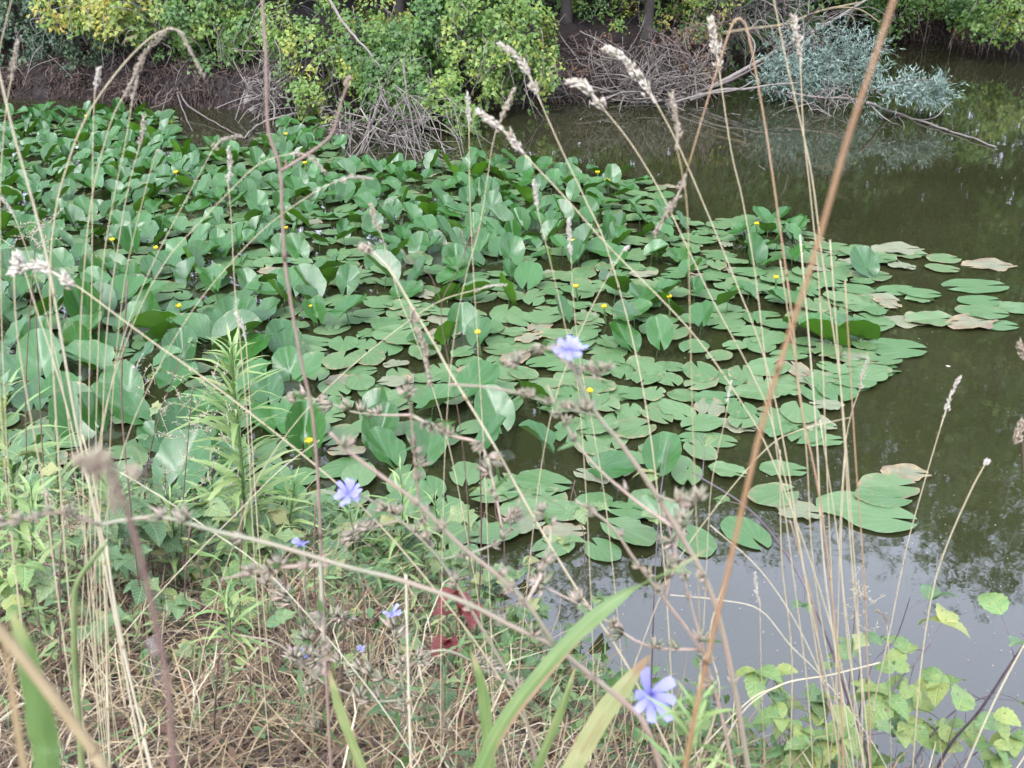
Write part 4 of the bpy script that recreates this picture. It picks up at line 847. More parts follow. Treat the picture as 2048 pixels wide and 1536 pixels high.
# ------------------------------------------------------------------ near bank: grasses
def spikelet(mb, p, d, l, w, tint):
    n = d.orthogonal().normalized(); b = d.cross(n)
    V = [p] + [p + d * l * .4 + (n * math.cos(a) + b * math.sin(a)) * w for a in (0, 2.09, 4.19)] + [p + d * l]
    mb.add(V, [(0, 2, 1), (0, 3, 2), (0, 1, 3), (4, 1, 2), (4, 2, 3), (4, 3, 1)], tint)
def seed_head(root, pts, wpx_m, dens=1.0, loose=0.3, tint=.65, gaps=True, mat='seed'):
    """cocksfoot head: clumps of flat spikelets packed along the axis pts (base to tip)"""
    sp = smooth_path(pts, 10); T, _ = frames(sp); L = sum((sp[i + 1] - sp[i]).length for i in range(len(sp) - 1)); mb = MB()
    tube(mb, sp, wpx_m * .14, wpx_m * .06, 4, tint * .8)
    n = int(130 * dens); ph = rng.uniform(0, 6)
    for i in range(n):
        t = i / n; k = t * (len(sp) - 1); a = int(k); p = sp[a].lerp(sp[min(a + 1, len(sp) - 1)], k - a)
        env = (.45 + .55 * abs(math.sin(t * 9 + ph))) * (1 - .55 * t) if gaps else (1 - .5 * t)
        if t < .35 and gaps and math.sin(t * 18 + ph) < -.2: continue
        o = rand_unit(); o = (o - T[a] * o.dot(T[a]) * .9).normalized()
        d = (T[a] * 1.0 + o * (loose + .12)).normalized()
        spikelet(mb, p + o * wpx_m * .42 * env * rng.random(), d, wpx_m * rng.uniform(.45, .9) * (.6 + .4 * env), wpx_m * .11, min(1, max(0, tint - .04 + rng.uniform(-.25, .25))))
    mb.build('seed_head', M[mat], root)
def stalk_world(px, Y0, Y1=None):
    """px runs tip to foot; Y0 at the tip, Y1 at the foot; then carried on down to the ground"""
    Y1 = Y0 if Y1 is None else Y1; n = len(px)
    w = [P(u, v, Y0 + (Y1 - Y0) * i / max(1, n - 1)) for i, (u, v) in enumerate(px)]
    p = w[-1].copy(); d = (w[-1] - w[-2]).normalized()
    if d.z > -.2: d = Vector((d.x * .5, d.y * .5, -1)).normalized()
    g = 0
    while p.z > gz(p.x, p.y) - .02 and g < 60:
        d = (d + Vector((0, 0, -.06))).normalized(); p = p + d * .05; g += 1
        if g % 4 == 0: w.append(p.copy())
    w.append(p.copy()); return w
def grass(label, Y, stem, head=None, wpx=3.2, hw=15, dens=1, loose=.3, mat='straw', tint=.72, name='grass_stalk', leaf=None, heads=None, Y1=None, cat='grass', ht=.72, forks=None, group='dry grass stalks on the near bank', knots=True):
    """stem: pixels tip to foot, head: pixels base to tip"""
    w = stalk_world(stem, Y, Y1); t = thing(name, w[-1], label, cat, group)
    sp = smooth_path(w, 5); k = mpp(w[0]) * wpx * .5 * .78
    mb = MB(); tube(mb, sp, k * .8, k * 1.25, 6, [min(1, max(0, tint + .18 * math.sin(i * .7) * nz(i * .3, 0, 1, Y))) for i in range(len(sp)) for _ in range(6)] + [tint, tint]); mb.build('stem', M[mat], t)
    if knots:
        for q in (.35, .62):
            i = int(q * (len(sp) - 2)); mb = MB(); d = (sp[i + 1] - sp[i]).normalized(); tube(mb, [sp[i] - d * k * 3, sp[i], sp[i] + d * k * 3], k * 1.3, k * 1.3, 6, tint * .55, rfun=lambda z: k * (1.1 + (.35 if wpx < 15 else .12) * (1 - abs(2 * z - 1)))); mb.build('stem_node', M[mat], t)
    for h in ([head] if head else []) + (heads or []):
        hp = [P(u, v, Y) for u, v in h]; seed_head(t, hp, mpp(hp[0]) * hw, dens, loose, ht)
    for f in forks or []:
        pts, fw = f; mb = MB(); fp = smooth_path([P(u, v, Y) for u, v in pts], 5); tube(mb, fp, mpp(fp[0]) * fw * .5, mpp(fp[0]) * fw * .3, 6, tint); mb.build('side_branch', M[mat], t)
    for lf in leaf or []:
        lp = smooth_path([P(u, v, Y + .02) for u, v in lf[0]], 5); n = len(lp); mb = MB(); wd = mpp(lp[0]) * lf[1] * .5
        strip(mb, lp, [wd * (1 - (i / (n - 1)) ** 1.5 * .9) for i in range(n)], Vector((.6, -.5, .6)), .4, tint + .05, 1.2); mb.build('dry_leaf', M[mat], t)
    return t
S = grass
S('straw stalk whose fat bent seed head hangs over the brown stick heap', 1.5, [(1312, 205), (1354, 285), (1404, 400), (1470, 560), (1530, 720), (1570, 900), (1610, 1150), (1660, 1400)], [(1312, 208), (1285, 165), (1250, 120), (1212, 97)], 4.2, 26, 1.3)
S('straw stalk with thick pale head left of the straight dark trunk', 1.5, [(1205, 215), (1264, 290), (1329, 400), (1420, 590), (1500, 740), (1545, 850), (1600, 1100), (1640, 1350)], [(1208, 220), (1185, 190), (1165, 170), (1140, 163)], 4.0, 26, 1.1)
S('straw stalk whose slim head crosses the bright green maple', 1.5, [(1075, 190), (1119, 290), (1171, 400), (1215, 500), (1270, 700), (1305, 900), (1330, 1150), (1345, 1400)], [(1075, 190), (1058, 150), (1035, 115), (1000, 88)], 4.2, 20, 1.2)
S('leaning straw stalk with head at the right of the slim pale stem', 1.4, [(1045, 305), (1130, 395), (1224, 500), (1380, 660), (1480, 800), (1545, 920), (1640, 1180), (1700, 1400)], [(1048, 308), (1010, 265), (985, 245), (958, 225)], 4.2, 24, 1.1)
S('straw stalk with upright tufted head left of the bent orange reed', 1.55, [(1437, 130), (1462, 300), (1485, 400), (1512, 560), (1540, 800), (1580, 1100), (1610, 1330)], [(1440, 140), (1432, 100), (1427, 65), (1422, 42)], 3.8, 22, 1.2)
S('orange reed broken over at its top with a drooping brown head', 1.35, [(1480, 36), (1497, 70), (1530, 250), (1552, 400), (1585, 640), (1600, 800), (1640, 1000), (1670, 1250)], [(1372, 348), (1358, 385), (1335, 425), (1308, 468)], 6, 20, .9, mat='straw_orange', tint=.7, ht=.45, forks=[([(1480, 36), (1462, 55), (1420, 185), (1372, 348)], 4.5)])
S('faint brown head standing in front of the stick heap water', 1.3, [(1352, 290), (1365, 350), (1375, 430), (1380, 640), (1386, 860), (1395, 1100), (1400, 1300)], [(1352, 300), (1357, 260), (1348, 220), (1344, 188)], 3.4, 18, .8, ht=.45, tint=.45)
S('straw stalk with upright head against the silver willow leaves', 1.55, [(1600, 110), (1607, 260), (1622, 400), (1640, 600), (1652, 900), (1665, 1200), (1675, 1400)], [(1603, 125), (1598, 90), (1592, 60), (1588, 35)], 3.6, 20, 1)
S('headless straw crossing the silver willow from the top edge', 1.45, [(1544, -20), (1570, 110), (1600, 240), (1625, 360), (1645, 520), (1680, 760), (1700, 1000), (1720, 1300)], None, 4.2)
S('thick out of focus orange stem slanting across the right half', .55, [(1800, -40), (1745, 130), (1700, 262), (1660, 400), (1620, 540), (1575, 680), (1535, 810), (1495, 970), (1460, 1125), (1435, 1230), (1400, 1380), (1370, 1536)], None, 16, mat='straw_orange', tint=.45, name='tall_reed')
S('pink brown bent stem with a fork, tall at left of centre', 1.15, [(523, -20), (532, 120), (536, 255), (560, 335), (564, 420), (572, 540), (600, 710), (625, 830), (638, 1000), (645, 1180), (655, 1400), (662, 1540)], None, 10, mat='brown_stem', tint=.95, name='dry_weed', forks=[([(561, 342), (610, 312), (650, 283), (668, 258), (682, 205), (697, 165)], 7), ([(690, 170), (697, 155), (704, 158)], 9), ([(570, 320), (572, 330), (562, 345)], 5)])
S('tall straw arching over with drooping tip at upper left', 1.35, [(338, 56), (300, 76), (250, 125), (200, 190), (165, 250), (135, 330), (112, 420), (100, 560), (110, 800), (130, 1100)], [(338, 56), (362, 66), (382, 105), (408, 152)], 4.4, 13, .9, ht=.55, leaf=[([(275, 70), (255, 77), (242, 92)], 4)])
S('straw stalk with long ragged head under the arching straw', 1.4, [(245, 195), (220, 250), (186, 384), (170, 520), (160, 700), (165, 950), (175, 1150)], [(247, 195), (270, 150), (295, 100), (335, 60)], 3.4, 17, 1.1, ht=.4)
S('thin straw with a sparse head touching the long ragged head', 1.42, [(262, 215), (250, 290), (230, 384), (205, 540), (195, 750), (190, 1000)], [(262, 215), (268, 185), (275, 155)], 2.8, 12, .6, ht=.6)
S('straw stalk with short stiff head left of the arching straw', 1.5, [(190, 175), (186, 280), (185, 390), (183, 600), (178, 800), (180, 1050)], [(190, 180), (194, 160), (198, 137)], 2.8, 15, .7, ht=.85)
S('brown seed head at the far left edge', 1.4, [(22, 160), (12, 220), (5, 300), (0, 420), (5, 700), (20, 1000)], [(22, 162), (28, 125), (35, 85)], 2.8, 15, .9, ht=.45)
S('thick pale straw rising to the left edge', 1.1, [(-14, 100), (0, 152), (28, 270), (62, 390), (95, 520), (125, 690), (155, 860), (185, 1000), (215, 1160)], None, 6.5, tint=.85)
S('thin straw leaving the top left corner', 1.3, [(26, -10), (8, 60), (-4, 120), (-20, 260), (-15, 500), (0, 800)], None, 3)
S('straw stalk with pale drooping tuft before the back row of leaves', 1.55, [(278, 295), (255, 384), (235, 500), (215, 650), (205, 850), (200, 1100)], [(278, 297), (286, 265), (288, 233)], 2.8, 14, .7, ht=.6)
S('bare thin straw right of the pale drooping tuft', 1.55, [(315, 298), (290, 384), (250, 560), (225, 800), (215, 1050)], None, 2.6, tint=.6)
S('straw with small head nodding left of the pink bent stem', 1.5, [(425, 300), (380, 384), (300, 540), (240, 700), (200, 900), (190, 1100)], [(425, 300), (440, 283), (460, 275), (481, 272)], 2.6, 13, .7, ht=.55)
S('straight straw with white head between the arch and pink stem', 1.55, [(456, 365), (462, 430), (470, 580), (482, 700), (495, 850), (505, 1050)], [(456, 368), (460, 330), (457, 295)], 2.8, 14, .8, ht=.85)
S('white seed head at the fleabane top', 1.9, [(492, 680), (497, 760), (505, 900), (515, 1050)], [(492, 682), (485, 655), (473, 628)], 3, 13, .7, ht=.9)
S('straw with brown head drooping at the pink stem fork', 1.4, [(580, 308), (540, 318), (505, 338), (458, 384), (390, 455), (330, 525), (270, 640), (215, 800), (190, 950)], [(580, 308), (605, 308), (628, 320), (650, 345)], 2.6, 14, .8, ht=.6)
S('straw with head lying level right of the pink stem', 1.4, [(680, 360), (630, 384), (520, 465), (400, 600), (320, 730), (260, 860), (220, 1000)], [(680, 362), (705, 354), (745, 358)], 2.6, 13, .7, ht=.75)
S('woolly hooked head at the left with a long diagonal stem', 1.25, [(150, 570), (182, 592), (300, 680), (420, 765), (600, 905), (720, 1010), (830, 1130)], [(150, 572), (115, 550), (80, 533), (48, 535), (24, 545)], 4.6, 27, 1.2, ht=.8, heads=[[(48, 545), (38, 528), (34, 512)]])
S('straw under the woolly hooked head, bending left', 1.2, [(28, 545), (32, 640), (45, 740), (70, 880), (92, 1000), (110, 1150)], None, 4)
S('pale straw crossing behind the woolly hooked head', 1.3, [(46, 530), (70, 610), (100, 700), (130, 800), (155, 900), (200, 1050), (240, 1250)], None, 4, tint=.85)
S('small head at the left edge above the woolly head', 1.5, [(30, 435), (60, 520), (95, 640), (130, 800), (150, 950)], [(30, 435), (18, 415), (4, 396)], 2.4, 10, .5, ht=.8)
S('thin stalk with dark small head left of the tan thick stalk', 1.6, [(762, 465), (780, 530), (800, 600), (825, 660), (860, 760), (900, 900), (930, 1050)], [(762, 467), (750, 440), (742, 410)], 2.6, 14, .9, ht=.5)
S('thick tan stalk with knob and feathery hanging head at centre', 1.2, [(742, 500), (780, 540), (822, 610), (870, 690), (900, 745), (985, 885), (1062, 1025), (1150, 1172), (1230, 1290), (1290, 1400)], [(822, 612), (832, 650), (850, 700), (860, 770)], 7, 20, 1.5, ht=.42, tint=.8, heads=[[(745, 505), (735, 498), (726, 494)]], loose=.45)
S('upright straw with slim head at the slim pale stem', 1.6, [(938, 250), (940, 400), (950, 600), (962, 800), (970, 950), (978, 1150)], [(938, 252), (937, 220), (935, 188)], 2.8, 13, .8, ht=.85)
S('thin straw with white head left of the upright white pair', 1.55, [(1075, 420), (1100, 520), (1130, 650), (1155, 770), (1170, 950), (1180, 1150)], [(1076, 422), (1072, 390), (1067, 362)], 2.6, 13, .8, ht=.85)
S('thin straw with upright white head above the chicory flower', 1.55, [(1142, 510), (1147, 600), (1160, 720), (1185, 850), (1210, 1000), (1230, 1180)], [(1142, 512), (1139, 475), (1138, 440)], 2.6, 14, .8, ht=.85)
S('straw arc with small level head in front of the middle clump', 1.5, [(950, 580), (880, 602), (800, 655), (700, 735), (600, 835), (520, 950), (470, 1080)], [(950, 582), (980, 572), (1012, 570)], 2.4, 10, .6, ht=.75)
S('brown head crossing the leaning straw near the maple', 1.5, [(1000, 242), (985, 290), (960, 450), (930, 560), (905, 700), (890, 900), (885, 1100)], [(1000, 245), (1012, 215), (1028, 180)], 2.6, 16, .8, ht=.45)
S('thin crossing straw with a tiny white tuft right of centre', 1.5, [(1250, 497), (1220, 545), (1160, 665), (1110, 800), (1080, 950), (1060, 1120)], [(1246, 503), (1256, 494)], 2.6, 12, .25, ht=.95)
S('straw with a slender head alone over brown water at right', 1.75, [(1888, 832), (1850, 960), (1812, 1100), (1782, 1250), (1750, 1400), (1735, 1500)], [(1888, 835), (1900, 795), (1919, 755)], 3.0, 13, .9, ht=.8)
S('straw ending in a round white knob at the right', 1.55, [(1972, 925), (1940, 985), (1890, 1100), (1862, 1200), (1840, 1350), (1825, 1540)], [(1969, 930), (1974, 922)], 3.8, 14, .3, ht=.98)
S('small brown head above the right folded pads', 1.7, [(1722, 772), (1702, 830), (1690, 900), (1680, 1050), (1676, 1250)], [(1720, 780), (1725, 750), (1737, 718)], 2.6, 12, .7, ht=.55)
S('little dark head over the pale water at lower right', 1.7, [(1774, 1248), (1778, 1320), (1780, 1420), (1782, 1530)], [(1774, 1250), (1768, 1232), (1752, 1220)], 2.2, 10, .5, ht=.15)
S('thin straw with slim head standing in the pale reflection', 1.7, [(1520, 1210), (1522, 1320), (1526, 1450), (1528, 1540)], [(1520, 1212), (1513, 1180), (1510, 1145)], 2.4, 11, .6, ht=.85)
S('small white tipped straw before the orange stem', 1.5, [(1457, 800), (1448, 850), (1435, 905), (1420, 1000), (1410, 1200)], [(1455, 805), (1458, 785), (1462, 762)], 2.2, 10, .4, ht=.95)
S('straw bent at the middle over the worn pads', 1.5, [(1700, 835), (1600, 860), (1530, 900), (1420, 1030), (1340, 1150), (1280, 1300)], None, 2.6)
S('cut pale straw standing upright at bottom centre', 1.15, [(812, 1150), (814, 1250), (818, 1400), (822, 1540)], None, 8, tint=.95)
S('long pale straw leaning right at bottom left', 1.25, [(212, 1080), (225, 1180), (245, 1290), (275, 1420), (305, 1545)], None, 7, tint=.9)
S('straw beside the long pale straw at bottom left', 1.3, [(165, 870), (195, 1000), (208, 1150), (214, 1330), (220, 1540)], None, 5.5, tint=.75)
S('dark thin wiry stem with an umbel near the middle clump', 1.6, [(940, 470), (925, 520), (905, 560), (882, 620), (900, 740), (920, 850), (935, 1000), (940, 1150)], None, 3, mat='brown_stem', tint=.4, name='dry_umbel', cat='plant', forks=[([(882, 605), (860, 550), (830, 525), (805, 505)], 2), ([(830, 525), (812, 528), (800, 540)], 1.6), ([(860, 550), (848, 540)], 1.6), ([(930, 500), (950, 478), (956, 458)], 2), ([(930, 500), (925, 480), (920, 466)], 1.6), ([(938, 490), (945, 470)], 1.6)], heads=[[(808, 508), (803, 500)], [(822, 522), (815, 513)], [(926, 472), (922, 460)], [(953, 465), (958, 452)], [(944, 474), (947, 462)]], hw=7, dens=.12, ht=.3)
for i, (u0, v0, u1, v1, w, m_, lb) in enumerate([(1660, 480, 1740, 1536, 4, 'straw', 'upright straw just right of the orange stem top'), (1690, 560, 1742, 1536, 4.5, 'straw_orange', 'orange tinted straw right of the orange stem'), (1560, 520, 1690, 1500, 4, 'straw', 'straw behind the lower orange stem'),
        (1600, 470, 1708, 1536, 5, 'straw', 'stout straw crossing the right clump of leaves'), (1640, 840, 1730, 1536, 3.5, 'straw', 'thin straw rising from the right bramble'), (1580, 1040, 1690, 1536, 4, 'straw_orange', 'short orange straw above the right bramble'),
        (1690, 900, 1715, 1536, 3.5, 'straw', 'thin upright straw over the long oval pads'), (1560, 900, 1580, 1536, 4, 'straw', 'pale kinked straw in the sky reflection'), (1460, 1130, 1392, 1536, 5, 'straw', 'dull straw under the orange stem joint')]):
    um = (u0 + u1) / 2 + rng.uniform(-14, 14); S(lb, 1.4 + .03 * i, [(u0, v0), (um - 12, v0 + (v1 - v0) * .35), (um + 8, v0 + (v1 - v0) * .65), (u1, v1)], None, w, mat=m_, tint=rng.uniform(.6, .9))
for (pts, w, lb) in [([(1930, 1536), (1990, 1400), (2048, 1290), (2100, 1200)], 5, 'straw slanting up to the right edge low down'), ([(1420, 1050), (1520, 1140), (1600, 1260), (1660, 1400), (1700, 1530)], 3.5, 'straw falling right across the sky reflection'), ([(1340, 1190), (1440, 1200), (1520, 1220), (1580, 1290), (1640, 1350)], 3, 'thin straw lying level over the sky reflection'), ([(1760, 1325), (1660, 1350), (1560, 1370), (1480, 1430), (1430, 1530)], 4, 'pale straw arching left over the bramble'), ([(1400, 1500), (1500, 1400), (1560, 1372)], 4, 'short straw meeting the pale arching straw')]:
    S(lb, 1.55, pts if pts[0][1] < pts[-1][1] else pts[::-1], None, w, tint=.85, knots=False)

# ------------------------------------------------------------------ broad reed blades and near, blurred leaves
def blade(label, Y, px, wpx, tint, mat='blade', side=Vector((.75, -.2, .6)), name='broad_reed', Y1=None, fold=.25, tipf=1.0, edge=None, cat='reed'):
    w = stalk_world(px, Y, Y1); t = thing(name, w[-1], label, cat, 'broad reed blades'); sp = smooth_path(w, 5); n = len(sp); k = mpp(w[0]) * wpx * .5 * .8
    mb = MB(); ws = [k * max(.03, min(1, (i / (n - 1)) / .25) ** .6 * tipf + (1 - tipf)) for i in range(n)]
    T, _ = frames(sp); vs_, fs, tt = [], [], []; nc = 13
    for i, p in enumerate(sp):
        s = (side - T[i] * side.dot(T[i])).normalized(); s = Matrix.Rotation(.25 * i / (n - 1), 3, T[i]) @ s; up = s.cross(T[i])
        for c_ in range(nc):
            x = c_ / (nc - 1) * 2 - 1; vs_.append(p + s * (ws[i] * x) + up * (ws[i] * fold * abs(x) + ws[i] * .03 * (c_ % 2) + ws[i] * .05 * math.sin(i * .9 + x * 2)))
            q = tint + (.05 if c_ % 2 else -.04) + (.12 if c_ == nc // 2 else 0) + .10 * nz(i * .35, x * 2, 1, wpx); q += max(0, .5 * (1 - i / (n * .12))) if i < n * .12 else 0; tt.append(min(1, max(0, q)))
    for i in range(n - 1):
        for c_ in range(nc - 1): a_ = i * nc + c_; fs.append((a_, a_ + 1, a_ + nc + 1, a_ + nc))
    mb.add(vs_, fs, tt); mb.build('blade', M[mat], t)
    if edge:
        a, b = int(n * edge[0]), int(n * edge[1]); mb = MB(); T, _ = frames(sp); q = []
        for i in range(a, b):
            s = (side - T[i] * side.dot(T[i])).normalized(); s = Matrix.Rotation(.25 * i / (n - 1), 3, T[i]) @ s; up = s.cross(T[i]); q.append(sp[i] + s * (ws[i] * .82) + up * (ws[i] * fold * .8) + Vector((0, -.002, .001)))
        strip(mb, q, [ws[a + i] * .22 * math.sin(math.pi * (i + .5) / len(q)) for i in range(len(q))], side, .1, 1.0); mb.build('dry_edge', M[mat], t)
    return t
blade('long broad green blade arching right at bottom centre', .8, [(1420, 1095), (1340, 1140), (1250, 1185), (1160, 1260), (1075, 1355), (1010, 1440), (960, 1536)], 42, .5, edge=(.3, .62))
blade('broad pale yellow blade beside the lower chicory flower', .95, [(1300, 1310), (1255, 1365), (1205, 1430), (1165, 1500), (1140, 1545)], 52, .8)
blade('narrow folded green blade left of the pale yellow blade', 1.15, [(1152, 1330), (1130, 1400), (1105, 1460), (1075, 1536)], 22, .55, fold=.7)
blade('upright short green blade at bottom centre', 1.05, [(942, 1300), (962, 1370), (972, 1450), (978, 1545)], 34, .5)
blade('yellow green blade rising at the foot of the pink stem', 1.05, [(658, 1338), (672, 1400), (695, 1470), (725, 1545)], 32, .62)
blade('out of focus wide green leaf at the bottom left corner', .45, [(25, 1225), (48, 1300), (70, 1400), (85, 1490), (95, 1560)], 105, .35, tipf=.9, name='broad_leaved_plant', fold=.12, cat='leaf', edge=None)
blade('out of focus brown dying leaf edge at the bottom left corner', .43, [(-5, 1230), (15, 1330), (30, 1440), (50, 1560)], 26, 1.0, name='broad_leaved_plant', cat='leaf')
S('thick blurred tan stalk crossing the bottom left corner', .42, [(-30, 1225), (40, 1310), (110, 1400), (185, 1500), (220, 1560)], None, 34, mat='straw', tint=.42, name='tall_reed', knots=False)
S('smooth pale green upright stem at bottom left', .95, [(212, 1085), (185, 1120), (155, 1165), (148, 1220), (150, 1330), (158, 1440), (165, 1545)], None, 17, mat='blade', tint=.62, name='green_reed', cat='plant', knots=False, group=None)
S('blurred brown dead flower stalk at left', .42, [(180, 925), (222, 950), (250, 1010), (280, 1110), (310, 1240), (335, 1370), (350, 1545)], None, 17, mat='brown_stem', tint=.62, name='dead_flower_stalk', cat='plant', knots=False, heads=[[(215, 950), (195, 905)], [(170, 945), (158, 920)], [(225, 960), (215, 915)], [(280, 960), (265, 940)], [(235, 1030), (225, 960)], [(200, 960), (175, 915)]], hw=34, dens=.5, ht=.35, group=None)
S('thin bleached straw sloping through left bank weeds', 1.5, [(170, 905), (300, 980), (420, 1060), (530, 1140), (650, 1270)], None, 3.5, tint=.9, knots=False)
S('thin straw crossing the left bank weeds upward right', 1.6, [(640, 880), (560, 940), (470, 1030), (380, 1120), (280, 1230), (200, 1330)], None, 3, tint=.8, knots=False)

# ------------------------------------------------------------------ chicory
def lig_mesh(i):
    r = random.Random(40 + i); V, Fq = [], []
    for a in range(5):
        t = a / 4; w = [.05, .12, .17, .19, .17][a]
        for s in (-1, 0, 1): V.append((s * w, t + (-.05 if a == 4 and s else 0), .12 * t * t + r.uniform(-.02, .02) - .03 * abs(s)))
    for a in range(4):
        b = a * 3; Fq += [(b, b + 1, b + 4, b + 3), (b + 1, b + 2, b + 5, b + 4)]
    mb = MB(); mb.add(V, Fq, [.25, .25, .25, .45, .45, .45, .6, .6, .6, .75, .75, .75, .9, .9, .9]); return mb.mesh('petal', M['petal'])
LIG = [lig_mesh(i) for i in range(3)]
def centre_mesh():
    mb = MB()
    for k in range(10):
        a = k * .628 * 1.7; d = Vector((math.cos(a) * .4, math.sin(a) * .4, 1)).normalized(); spikelet(mb, Vector((0, 0, 0)), d, .35, .035, .1)
    return mb.mesh('stamens', M['petal'])
STA = centre_mesh()
def bud_mesh(i):
    r = random.Random(70 + i); mb = MB()
    for k in range(7):
        a = k * .9 + r.random(); d = Vector((math.cos(a) * .35, math.sin(a) * .35, 1)).normalized(); spikelet(mb, Vector((math.cos(a) * .08, math.sin(a) * .08, 0)), d, r.uniform(.7, 1.1), .14, r.uniform(.2, .9))
    return mb.mesh('bud', M['chic_stem'])
BUD = [bud_mesh(i) for i in range(5)]
def chicory_flower(root, p, nrm, size, npet=15, arc=6.283, start=0):
    f = thing('flower', (0, 0, 0), None, None); f.parent = root; f.location = p - root.location
    f.rotation_euler = nrm.to_track_quat('Z', 'Y').to_euler()
    for k in range(npet):
        a = start + arc * k / npet + rng.uniform(-.22, .22); o = place('petal', LIG[k % 3], f, (0, 0, .002 * (k % 3)), (Matrix.Rotation(a, 4, 'Z') @ Matrix.Rotation(rng.uniform(0, .5), 4, 'X') @ Matrix.Rotation(rng.uniform(-.4, .4), 4, 'Y')).to_euler(), size * rng.uniform(.7, 1.12))
    place('stamens', STA, f, (0, 0, 0), None, size)
def chicory(label, Y, branches, flowers, nb=7, tint=.5):
    """branches: (pixels root to tip, width px); the first is the main stem and runs into the ground"""
    px, wp = branches[0]; w = stalk_world(px[::-1], Y)
    t = thing('chicory_plant', w[-1], label, 'chicory', 'chicory plants on the near bank')
    for bi, (px, wp) in enumerate(branches):
        if bi == 0: sp = smooth_path(w[::-1], 5)
        else: sp = smooth_path([P(u, v, Y - .03 * bi * (1 if bi % 2 else -1) * (i / len(px))) for i, (u, v) in enumerate(px)], 5)
        k = mpp(P(px[0][0], px[0][1], Y)) * wp * .5; tn = tint + rng.uniform(-.1, .15); nn = len(sp)
        mb = MB(); tube(mb, sp, k * 1.15, k * .6, 7, [min(1, max(0, tn + .35 * (i / nn - .5) * (1 if bi % 2 else -1))) for i in range(nn) for _ in range(7)] + [tn, tn]); mb.build('stem' if bi == 0 else 'branch', M['chic_stem'], t)
        i0 = int(nn * .35) if bi == 0 else 2
        for j in range(nb):
            i = rng.randint(i0, nn - 2); p = sp[i]; u, v, _ = proj(p)
            if v > 1500: continue
            d = ((sp[i + 1] - sp[i]).normalized() * .6 + rand_unit() * .7 + Vector((0, 0, .5))).normalized(); s = mpp(p) * rng.uniform(24, 40)
            for c in range(rng.choice([1, 2, 3])):
                dd = (d + rand_unit() * .5).normalized(); o = place('bud', rng.choice(BUD), t, p - t.location, dd.to_track_quat('Z', 'Y').to_euler(), s * rng.uniform(.7, 1.1))
            if rng.random() < .35:   # small bract leaf at the joint
                e = p + (rand_unit() + Vector((0, 0, .1))).normalized() * s * 1.3; mb = MB(); lp = [p.lerp(e, q / 4) + Vector((0, 0, -.1 * s * (q / 4) ** 2)) for q in range(5)]; strip(mb, lp, [s * .13, s * .16, s * .13, s * .08, s * .01], rand_unit(), .3, .35); mb.build('bract', M['weed'], t)
    for (u, v, size, nrm, *rest) in flowers: chicory_flower(t, P(u, v, Y - .01), Vector(nrm).normalized(), .8 * size * mpp(P(u, v, Y)), *rest)
    return t
chicory('chicory with one open blue flower above the centre pads', .95, [([(1500, 1560), (1460, 1330), (1420, 1180), (1355, 1060), (1300, 970), (1240, 885), (1195, 830), (1160, 765), (1138, 715)], 11), ([(1195, 832), (1130, 815), (1050, 790), (980, 775), (895, 768)], 7), ([(1145, 740), (1110, 705), (1075, 690), (1055, 705), (1030, 735)], 6), ([(1150, 730), (1190, 745), (1230, 732)], 4.5), ([(1355, 1060), (1270, 1000), (1180, 920), (1120, 830), (1095, 770)], 6), ([(1310, 990), (1380, 1010), (1400, 990)], 5)],
        [(1140, 703, 46, (.05, -.35, .9), 11)], 6, .6)
chicory('chicory with a ragged blue flower at bottom right of centre', .85, [([(1330, 1560), (1290, 1450), (1255, 1410), (1200, 1365), (1150, 1325), (1110, 1292), (1030, 1255), (930, 1205), (800, 1160), (700, 1135), (600, 1105), (520, 1082), (430, 1062), (330, 1035), (250, 1040), (200, 1050)], 11), ([(1110, 1292), (1060, 1215), (1000, 1155), (920, 1090), (840, 1010), (760, 950), (700, 905), (660, 865)], 9), ([(655, 1130), (560, 1135), (480, 1150), (440, 1160)], 7), ([(200, 1050), (120, 1025), (60, 1035), (0, 1050)], 7), ([(1050, 1210), (1090, 1130), (1100, 1050), (1070, 1010)], 5), ([(640, 1120), (645, 1250), (648, 1350)], 6)],
        [(1300, 1388, 78, (.15, -.75, .55), 7, 5.6, .4)], 7, .7)
chicory('chicory with a pale blue flower left of centre', 1.25, [([(1080, 1560), (1040, 1400), (960, 1250), (880, 1120), (800, 1040), (740, 1000), (702, 985)], 7), ([(880, 1120), (960, 1100), (1010, 1070), (1040, 1000)], 5), ([(800, 1040), (730, 1060), (680, 1085)], 4.5), ([(860, 1090), (840, 1010), (830, 930), (822, 830), (812, 755)], 5), ([(822, 830), (760, 830), (700, 822), (640, 800), (560, 795)], 5), ([(822, 830), (900, 870), (960, 890), (985, 960), (1005, 1060)], 7)],
        [(697, 990, 38, (-.2, -.5, .75), 13)], 8, .55)
chicory('low chicory with a deep blue flower above the red leaves', 1.6, [([(830, 1545), (815, 1440), (800, 1330), (786, 1240)], 6), ([(810, 1380), (700, 1330), (600, 1310)], 5), ([(806, 1340), (880, 1300), (960, 1330), (1050, 1380)], 5), ([(812, 1400), (740, 1400), (640, 1360), (560, 1290), (480, 1270)], 5)],
        [(784, 1228, 24, (.1, -.1, .95), 9, 4.6, .8), (606, 1307, 26, (-.2, -.2, .9), 8, 4.2, 1)], 8, .4)
chicory('low leftmost chicory with a half hidden violet flower', 1.7, [([(640, 1545), (625, 1400), (615, 1250), (608, 1095)], 5), ([(615, 1250), (560, 1180), (500, 1150)], 4.5), ([(620, 1300), (680, 1230), (730, 1290)], 4)],
        [(604, 1086, 24, (0, -.15, .9), 8, 4, 1), (722, 1297, 12, (0, -.5, .7), 6)], 7, .4)
